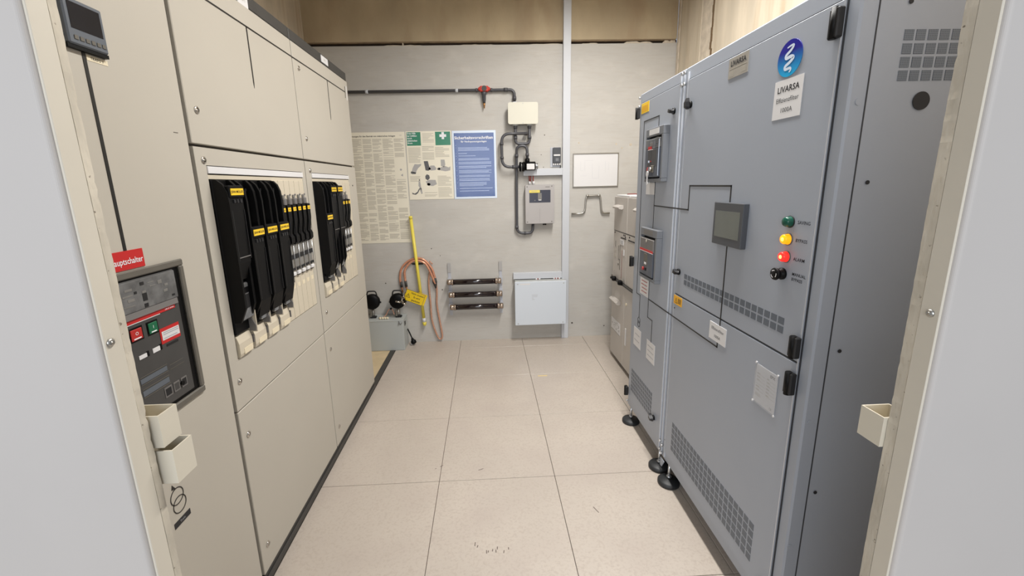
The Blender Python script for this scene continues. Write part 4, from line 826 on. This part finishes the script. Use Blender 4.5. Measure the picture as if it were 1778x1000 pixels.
# small device on clear plate
dv = thing('sensor_module', (.932, .79, 1.64), 'small dark electronic module on a clear plate beside the vertical trunking', 'electronic module')
bx(.882, .975, .805, .810, 1.638, 1.812, b=.001).build('back_plate', 'fuse_rail', dv); bx(.902, .972, .770, .805, 1.672, 1.808, b=.004).build('housing', 'hmi', dv); bx(.908, .966, .768, .770, 1.735, 1.748).build('display', 'white', dv)
bx(.925, .952, .768, .770, 1.690, 1.715).build('keypad', 'bezel2', dv)
for k in range(4): bx(.903 + k * .018, .915 + k * .018, .778, .802, 1.655, 1.671, b=.001).build('terminal', 'white', dv)
MB().tube(smooth_path([(.965, .785, 1.66), (.972, .78, 1.645), (.968, .778, 1.625)], 4), .004, 8).build('lead', 'black', dv)
# trunking
tv = PB('W', .989, 1.055, 0.0, 3.29, 0, .040, b=.002).build('cable_trunking', 'trunk'); tag(tv, 'white vertical cable trunking running from the floor up the rear wall', 'trunking')
th = PB('W', .632, .9885, 1.566, 1.628, 0, .040, b=.002).build('cable_trunking', 'trunk'); tag(th, 'white horizontal trunking branch above the silver controller', 'trunking')
th2 = PB('W', .524, .9885, .608, .668, 0, .040, b=.002).build('cable_trunking', 'trunk'); tag(th2, 'white horizontal trunking branch above the white enclosure', 'trunking')
wi = thing('cable', (.71, .79, 1.50), 'pair of red-brown wires dropping from the trunking into the silver controller', 'cable')
for x in (.685, .700, .722): MB().cyl((x, .785, 1.568), (x + (.004 if x < .7 else 0), .785, 1.508), .005, 8).build('wire', 'wire_red', wi)
for x in (.690, .726): MB().cyl((x, .785, 1.516), (x, .785, 1.488), .010, 12).build('gland', 'white', wi)
iv = thing('controller_box', (.78, .77, 1.13), 'silver-grey controller with dark display panel and yellow sticker', 'controller')
MB().prism(rrect(.648, .908, 1.133, 1.486, .010), 1, .81, .735).build('housing', 'inverter', iv); MB().prism(rrect(.644, .900, 1.137, 1.483, .008), 1, .735, .728).build('front_cover', 'inverter', iv)
PB('W', .680, .872, 1.326, 1.438, .082, .0832).build('display_panel', 'inv_panel', iv)
o = PB('W', .680, .775, 1.414, 1.438, .0832, .0842).build('sticker', 'pale_yellow', iv); text('W', .7275, 1.426, 'TRAFO 1', .017, 'ink_soft', o, d=.0846)
PB('W', .758, .792, 1.350, 1.410, .0832, .0842, b=.004).build('display', 'grey_seg', iv); PB('W', .763, .788, 1.345, 1.352, .0832, .0845).build('display_key', 'white', iv); disc('W', .730, 1.346, .0832, .0842, .005, 10).build('led', 'grey_seg', iv)
PB('W', .825, .865, 1.462, 1.466, .082, .0826).build('small_print', 'bezel', iv); PB('W', .7735, .7745, 1.145, 1.27, .082, .0824).build('cover_groove', 'bezel', iv)
for (u, v) in ((.660, 1.468), (.884, 1.470), (.660, 1.152), (.884, 1.152)): disc('W', u, v, .082, .083, .005, 10).build('screw', 'bezel', iv)
for x in (.815, .832): MB().cyl((x, .77, 1.134), (x, .77, 1.118), .008, 10).build('gland', 'black', iv)
wbx = thing('framed_diagram', (1.30, .80, 1.455), 'white wiring diagram sheet in a thin silver frame right of the trunking', 'diagram')
mb = MB()
for a in ((1.088, 1.511, 1.748, 1.756), (1.088, 1.511, 1.453, 1.461), (1.088, 1.096, 1.461, 1.748), (1.503, 1.511, 1.461, 1.748)): pb(mb, 'W', *a, 0, .014, b=.001)
mb.build('frame', 'steel', wbx); PB('W', 1.096, 1.503, 1.461, 1.748, 0, .006).build('sheet', 'white', wbx)
mb = MB(); random.seed(3)
for (x0, z0, x1, z1) in [(1.16, 1.68, 1.16, 1.60), (1.20, 1.69, 1.20, 1.60), (1.27, 1.66, 1.27, 1.53), (1.27, 1.53, 1.33, 1.53), (1.33, 1.53, 1.33, 1.64), (1.20, 1.69, 1.28, 1.69), (1.39, 1.68, 1.39, 1.58), (1.42, 1.67, 1.42, 1.60), (1.16, 1.555, 1.22, 1.555), (1.16, 1.60, 1.18, 1.60)]:
    pb(mb, 'W', min(x0, x1) - .0008, max(x0, x1) + .0008, min(z0, z1) - .0008, max(z0, z1) + .0008, .006, .0064)
mb.build('diagram_lines', mat('diagram_grey', (196, 196, 200), .6), wbx)
ch = MB().tube(rounded([(1.078, .790, 1.212), (1.185, .790, 1.212), (1.205, .790, 1.245), (1.212, .790, 1.372), (1.345, .790, 1.376), (1.358, .790, 1.240), (1.372, .790, 1.210), (1.437, .790, 1.210)], .028, 6), .0085, 12)
cr = thing('crank_handle', (1.26, .79, 1.20), 'bright bent steel crank rod hung on the wall below the framed diagram', 'crank'); ch.build('rod', 'steel', cr)
for x in (1.225, 1.332): MB().cyl((x, .80, 1.374), (x, .81, 1.374), .005, 8).cyl((x - .012, .79, 1.374), (x + .012, .79, 1.374), .011, 12).build('wall_hook', 'steel', cr)
# white enclosure
we = thing('wall_enclosure', (.765, .75, .175), 'large white wall enclosure low on the rear wall beside the vertical trunking', 'enclosure')
bx(.536, 1.012, .690, .8095, .186, .600, b=.002).build('housing', 'box_side', we); bx(.530, 1.016, .678, .690, .178, .590 + .012, b=.003).build('front_cover', 'box_white', we)
bx(.580, .675, .677, .678, .572, .586).build('name_label', 'white', we)
for (u, v) in ((.558, .580), (.990, .580), (.558, .195), (.985, .197)): MB().cyl((u, .678, v), (u, .6765, v), .006, 10).build('cover_screw', 'box_side', we)
mb = MB(); 
for k, (a, b_) in enumerate([(.690, .745), (.690, .742), (.690, .705), (.690, .715)]): mb.box(a, b_, .6774, .6782, .470 - k * .014, .473 - k * .014)
mb.build('small_print', 'ink_faint', we, kind='stuff')
# moved: glands between trunking and enclosure
gc = thing('cable', (.86, .79, .60), 'short white and red cable tails between the low trunking branch and the white enclosure', 'cable')
for x in (.745, .775, .915, .935, .965): MB().cyl((x, .775, .612), (x, .775, .596), .009, 10).build('gland', 'white', gc)
for x in (.757, .925, .950): MB().cyl((x, .765, .612), (x, .765, .596), .005, 8).build('wire', 'wire_red', gc)
# fuse rack: two clear rails and three spare fuses
for i, (x, z0, z1, lb) in enumerate(((-.082, .262, .775, 'left'), (.404, .269, .778, 'right'))):
    rr = thing('fuse_rack_rail', (x, .80, z0), 'clear grey slotted rail carrying the %s ends of the dark fuses' % lb, 'rail')
    PB('W', x - .014, x + .014, z0, z1, 0, .006, b=.001).build('rail', 'fuse_rail', rr); PB('W', x - .016, x + .016, z1 - .09, z1 + .004, .006, .010, b=.001).build('end_clip', 'photo_mid', rr)
    for z in (.608, .484, .361): MB().prism([(x - .018, z - .030), (x + .018, z - .030), (x + .018, z + .026), (x - .018, z + .026)], 1, .804, .775).build('clip', 'fuse_rail', rr)
fz = [(.607, -.100, .407), (.483, -.086, .412), (.362, -.075, .414)]
f0 = thing('high_voltage_fuse', (.155, .735, .607), 'glossy dark spare fuse tube with metal end caps, top of the three', 'fuse', 'spare fuse tubes on the rear wall rack')
def fuse_parts(t, x0, x1, z):
    y = .735
    MB().cyl((x0 + .055, y, z), (x1 - .050, y, z), .026, 24).build('tube', 'fuse', t)
    for a, s in ((x0, 1), (x1, -1)):
        MB().lathe((a, y, z), (s, 0, 0), [(0, .020), (.003, .027), (.030, .027), (.032, .024), (.038, .024), (.040, .030), (.055, .030), (.056, .026)], 20).build('end_cap', 'fuse_cap', t)
fuse_parts(f0, fz[0][1], fz[0][2], .607)
for (z, a, b_), lb in zip(fz[1:], ('middle', 'bottom')):
    t = f0.copy(); COL.objects.link(t); t.location = ((a + b_) / 2, .735, z); t['label'] = 'glossy dark spare fuse tube with metal end caps, %s of the three' % lb
    for ch_ in list(f0.children): c = ch_.copy(); COL.objects.link(c); c.parent = t
# earthing pole
po = thing('insulating_pole', (-.39, .765, .19), 'long yellow insulating pole leaning on the rear wall over the copper cable', 'pole')
MB().cyl((-.405, .772, 1.205), (-.345, .772, .255), .0145, 16).build('rod', 'pole', po); MB().lathe((-.4055, .772, 1.205), (-.06, 0, .95), [(0, .0165), (.02, .0165), (.026, .011)], 14).build('top_cap', 'pole', po)
MB().cyl((-.345, .772, .255), (-.3425, .772, .215), .016, 16).build('white_band', 'white', po); MB().lathe((-.3425, .772, .215), (.06, 0, -.95), [(0, .018), (.02, .019), (.034, .014), (.038, .006)], 14).build('end_cap', 'pole', po)
ho = thing('pole_clip', (-.37, .79, .79), 'black wall clip holding the yellow pole', 'clip')
bx(-.425, -.325, .797, .810, .772, .788, b=.002).build('base', 'black_soft', ho); MB().tube(arc((-.378, .772, .780), .0195, -30, 210, (1, 0, 0), (0, 1, 0), 10), .004, 8).build('hook', 'black_soft', ho); MB().tube([(-.325, .80, .782), (-.305, .785, .800)], .004, 6).tube([(-.425, .80, .782), (-.445, .788, .792)], .004, 6).build('prong', 'black_soft', ho)
# copper earthing cable
cc = thing('earthing_cable', (-.35, .78, .02), 'looped copper earthing cable hung over the wall clip behind the yellow pole', 'cable')
yk = .792
left = [(-.535, yk, .545), (-.548, yk, .64), (-.525, yk, .745), (-.455, yk, .812), (-.37, yk, .835), (-.305, yk, .812), (-.245, yk, .735), (-.222, yk, .650), (-.212, yk, .605)]
left2 = [(-.490, .772, .560), (-.497, .772, .66), (-.490, .772, .735), (-.43, .775, .803), (-.365, .775, .815), (-.300, .775, .785), (-.262, .772, .715), (-.228, .772, .620), (-.216, .775, .590)]
MB().tube(smooth_path(left, 6), .0105, 12).build('thick_cable', 'copper', cc); MB().tube(smooth_path(left2, 6), .0105, 12).build('thick_cable', 'copper', cc)
MB().tube(smooth_path([(-.262, yk, .715), (-.280, yk, .60), (-.275, yk, .40), (-.270, yk, .22), (-.225, yk, .055), (-.190, yk, .030), (-.180, yk, .080), (-.195, yk, .20), (-.215, yk, .38), (-.208, yk, .50), (-.212, yk, .60)], 6), .0085, 12).build('thin_cable', 'copper_clear', cc)
MB().lathe((-.226, .785, .640), (.012, 0, -.10), [(0, .019), (.04, .022), (.07, .014), (.10, .006)], 12).build('splice', 'charcoal', cc)
for (x, y, z) in ((-.540, yk, .565), (-.492, .772, .575)): MB().cyl((x - .002, y, z + .05), (x + .002, y, z - .005), .0125, 12).build('sleeve', 'charcoal', cc); MB().cyl((x + .002, y, z - .005), (x + .008, y, z - .055), .008, 10).build('terminal', 'brass', cc)
MB().tube([(-.235, .79, .775), (-.262, .79, .805)], .006, 8).build('loose_end', 'copper_clear', cc)
cl = thing('earthing_clamp', (-.52, .64, .44), 'shiny metal clamps at the end of the copper cable beside the yellow sign', 'clamp')
MB().box(-.545, -.500, .632, .646, .450, .468, b=.005).box(-.522, -.485, .632, .650, .488, .508, b=.005).build('clamp_jaw', 'chrome', cl); MB().cyl((-.572, .638, .466), (-.530, .638, .456), .009, 12).cyl((-.512, .640, .448), (-.478, .640, .430), .009, 12).cyl((-.518, .640, .468), (-.505, .640, .500), .008, 10).cyl((-.500, .645, .505), (-.496, .760, .520), .005, 8).cyl((-.515, .645, .46), (-.500, .74, .470), .004, 8).build('clamp_screw', 'chrome', cl)
# yellow sign, tilted, hung from the clamp
sgt = thing('warning_sign', (-.415, .74, .38), 'yellow hanging warning sign with black lettering in front of the pole', 'sign')
def rotu(u, v, a=-.40, c=(-.415, .470)): return (c[0] + u * math.cos(a) - v * math.sin(a), c[1] + u * math.sin(a) + v * math.cos(a))
cor = [rotu(u, v) for u, v in rrect(-.092, .092, -.056, .056, .006, 3)]
MB().prism(cor, 1, .742, .738).build('plate', 'sign_y', sgt)
for (s, v, sz) in (('Nicht schalten!', .032, .026), ('Es wird', .0, .026), ('gearbeitet', -.032, .026)):
    c_ = rotu(.022, v); text('W', c_[0], c_[1], s, sz, 'ink', sgt, d=.0725, rot=-.40, bold=.0003, sx=.80)
tri = [rotu(u, v) for u, v in ((-.085, -.020), (-.040, -.020), (-.0625, .020))]; MB().prism(tri, 1, .7378, .7374).build('warning_triangle', 'ink', sgt)
tri = [rotu(u, v) for u, v in ((-.0785, -.0165), (-.0465, -.0165), (-.0625, .0125))]; MB().prism(tri, 1, .7373, .7369).build('triangle_field', 'sign_y', sgt)
c_ = rotu(-.0625, -.005); text('W', c_[0], c_[1], '!', .022, 'ink', sgt, d=.0735, rot=-.40, bold=.001)
mb = MB()
for a in ((-.092, .092, .052, .056), (-.092, .092, -.056, -.052), (-.092, -.089, -.056, .056), (.089, .092, -.056, .056)): mb.prism([rotu(u, v) for u, v in ((a[0], a[2]), (a[1], a[2]), (a[1], a[3]), (a[0], a[3]))], 1, .7379, .7375)
mb.build('border', 'bezel', sgt)
tg = thing('sign_backing', (-.31, .75, .40), 'second yellow tag showing behind the hanging warning sign', 'sign'); MB().prism([rotu(u, v) for u, v in ((.02, -.048), (.108, -.048), (.108, .060), (.02, .060))], 1, .7455, .7435).build('plate', 'sign_y', tg)
# battery box with twin emergency lamps
bt = thing('battery_box', (-.72, .70, 0), 'light grey metal battery box standing on the floor against the rear wall', 'battery box')
bx(-.95, -.510, .606, .800, 0, .288, b=.003).build('case', 'bat_box', bt); bx(-.952, -.508, .604, .802, .284, .296, b=.002).build('lid', 'bat_box', bt)
MB().box(-.5075, -.5045, .655, .665, .222, .262).box(-.5075, -.5045, .68, .69, .226, .262).build('cable_gland', 'charcoal', bt)
MB().tube(smooth_path([(-.506, .70, .255), (-.52, .604, .27), (-.535, .600, .255), (-.55, .603, .285)], 4), .003, 6).build('latch_wire', 'gusset', bt); bx(-.553, -.543, .594, .604, .256, .270).build('latch', 'zinc', bt)
def eml(x, label):
    t = thing('emergency_lamp', (x, .70, .2965), label, 'lamp', 'twin emergency lamps on the battery box')
    z = .455
    MB().lathe((x, .655, z), (0, 1, 0), [(0, .020), (.003, .045), (.010, .066), (.020, .072), (.040, .074), (.060, .070), (.078, .058), (.090, .040), (.096, .0)], 28).build('lamp_head', 'black', t)
    MB().tube(rounded([(x - .048, .70, z + .045), (x - .038, .70, z + .098), (x + .038, .70, z + .098), (x + .048, .70, z + .045)], .02, 5), .006, 8).build('handle', 'black_soft', t)
    MB().cyl((x, .70, .297), (x, .70, .390), .012, 12).build('stem', 'steel', t); bx(x - .028, x + .028, .68, .72, .2965, .312, b=.004).build('base', 'black_soft', t)
    bx(x - .022, x - .008, .67, .73, .312, .372, b=.003).build('bracket', 'steel', t)
    for s in (-1, 1): MB().cyl((x + s * .072, .70, z - .01), (x + s * .080, .70, z - .01), .009, 10).build('pivot_screw', 'black_soft', t)
eml(-.800, 'round black emergency lamp on the battery box, left, half behind the cream cabinet'); eml(-.565, 'round black emergency lamp on the battery box, right, below the copper cable')
jw = thing('cable', (-.69, .68, .30), 'short curled reddish lead with connectors on top of the battery box', 'cable')
MB().tube(smooth_path([(-.600, .672, .330), (-.618, .670, .385), (-.65, .67, .375), (-.675, .665, .330), (-.70, .66, .310)], 6), .0045, 8).build('wire', 'copper_clear', jw)
for x in (-.735, -.712, -.690, -.668): MB().cyl((x, .655, .3065), (x + .014, .640, .3085), .0095, 10).build('connector', 'label_cream', jw)
MB().cyl((-.632, .668, .388), (-.618, .664, .392), .008, 8).build('plug_tip', 'black', jw)
pg = thing('power_plug', (-.46, .76, 0), 'black mains plug with short cord lying by the battery box', 'plug')
MB().tube(smooth_path([(-.507, .77, .150), (-.495, .755, .135), (-.47, .735, .085), (-.455, .725, .050)], 6), .006, 10).build('cord', 'black', pg)
MB().lathe((-.463, .728, .070), (.02, 0, -.06), [(0, .009), (.02, .016), (.03, .025), (.05, .026), (.055, .022)], 16).build('plug_body', 'black', pg); MB().cyl((-.452, .725, .024), (-.475, .712, .010), .009, 10).build('plug_face', 'zinc', pg)
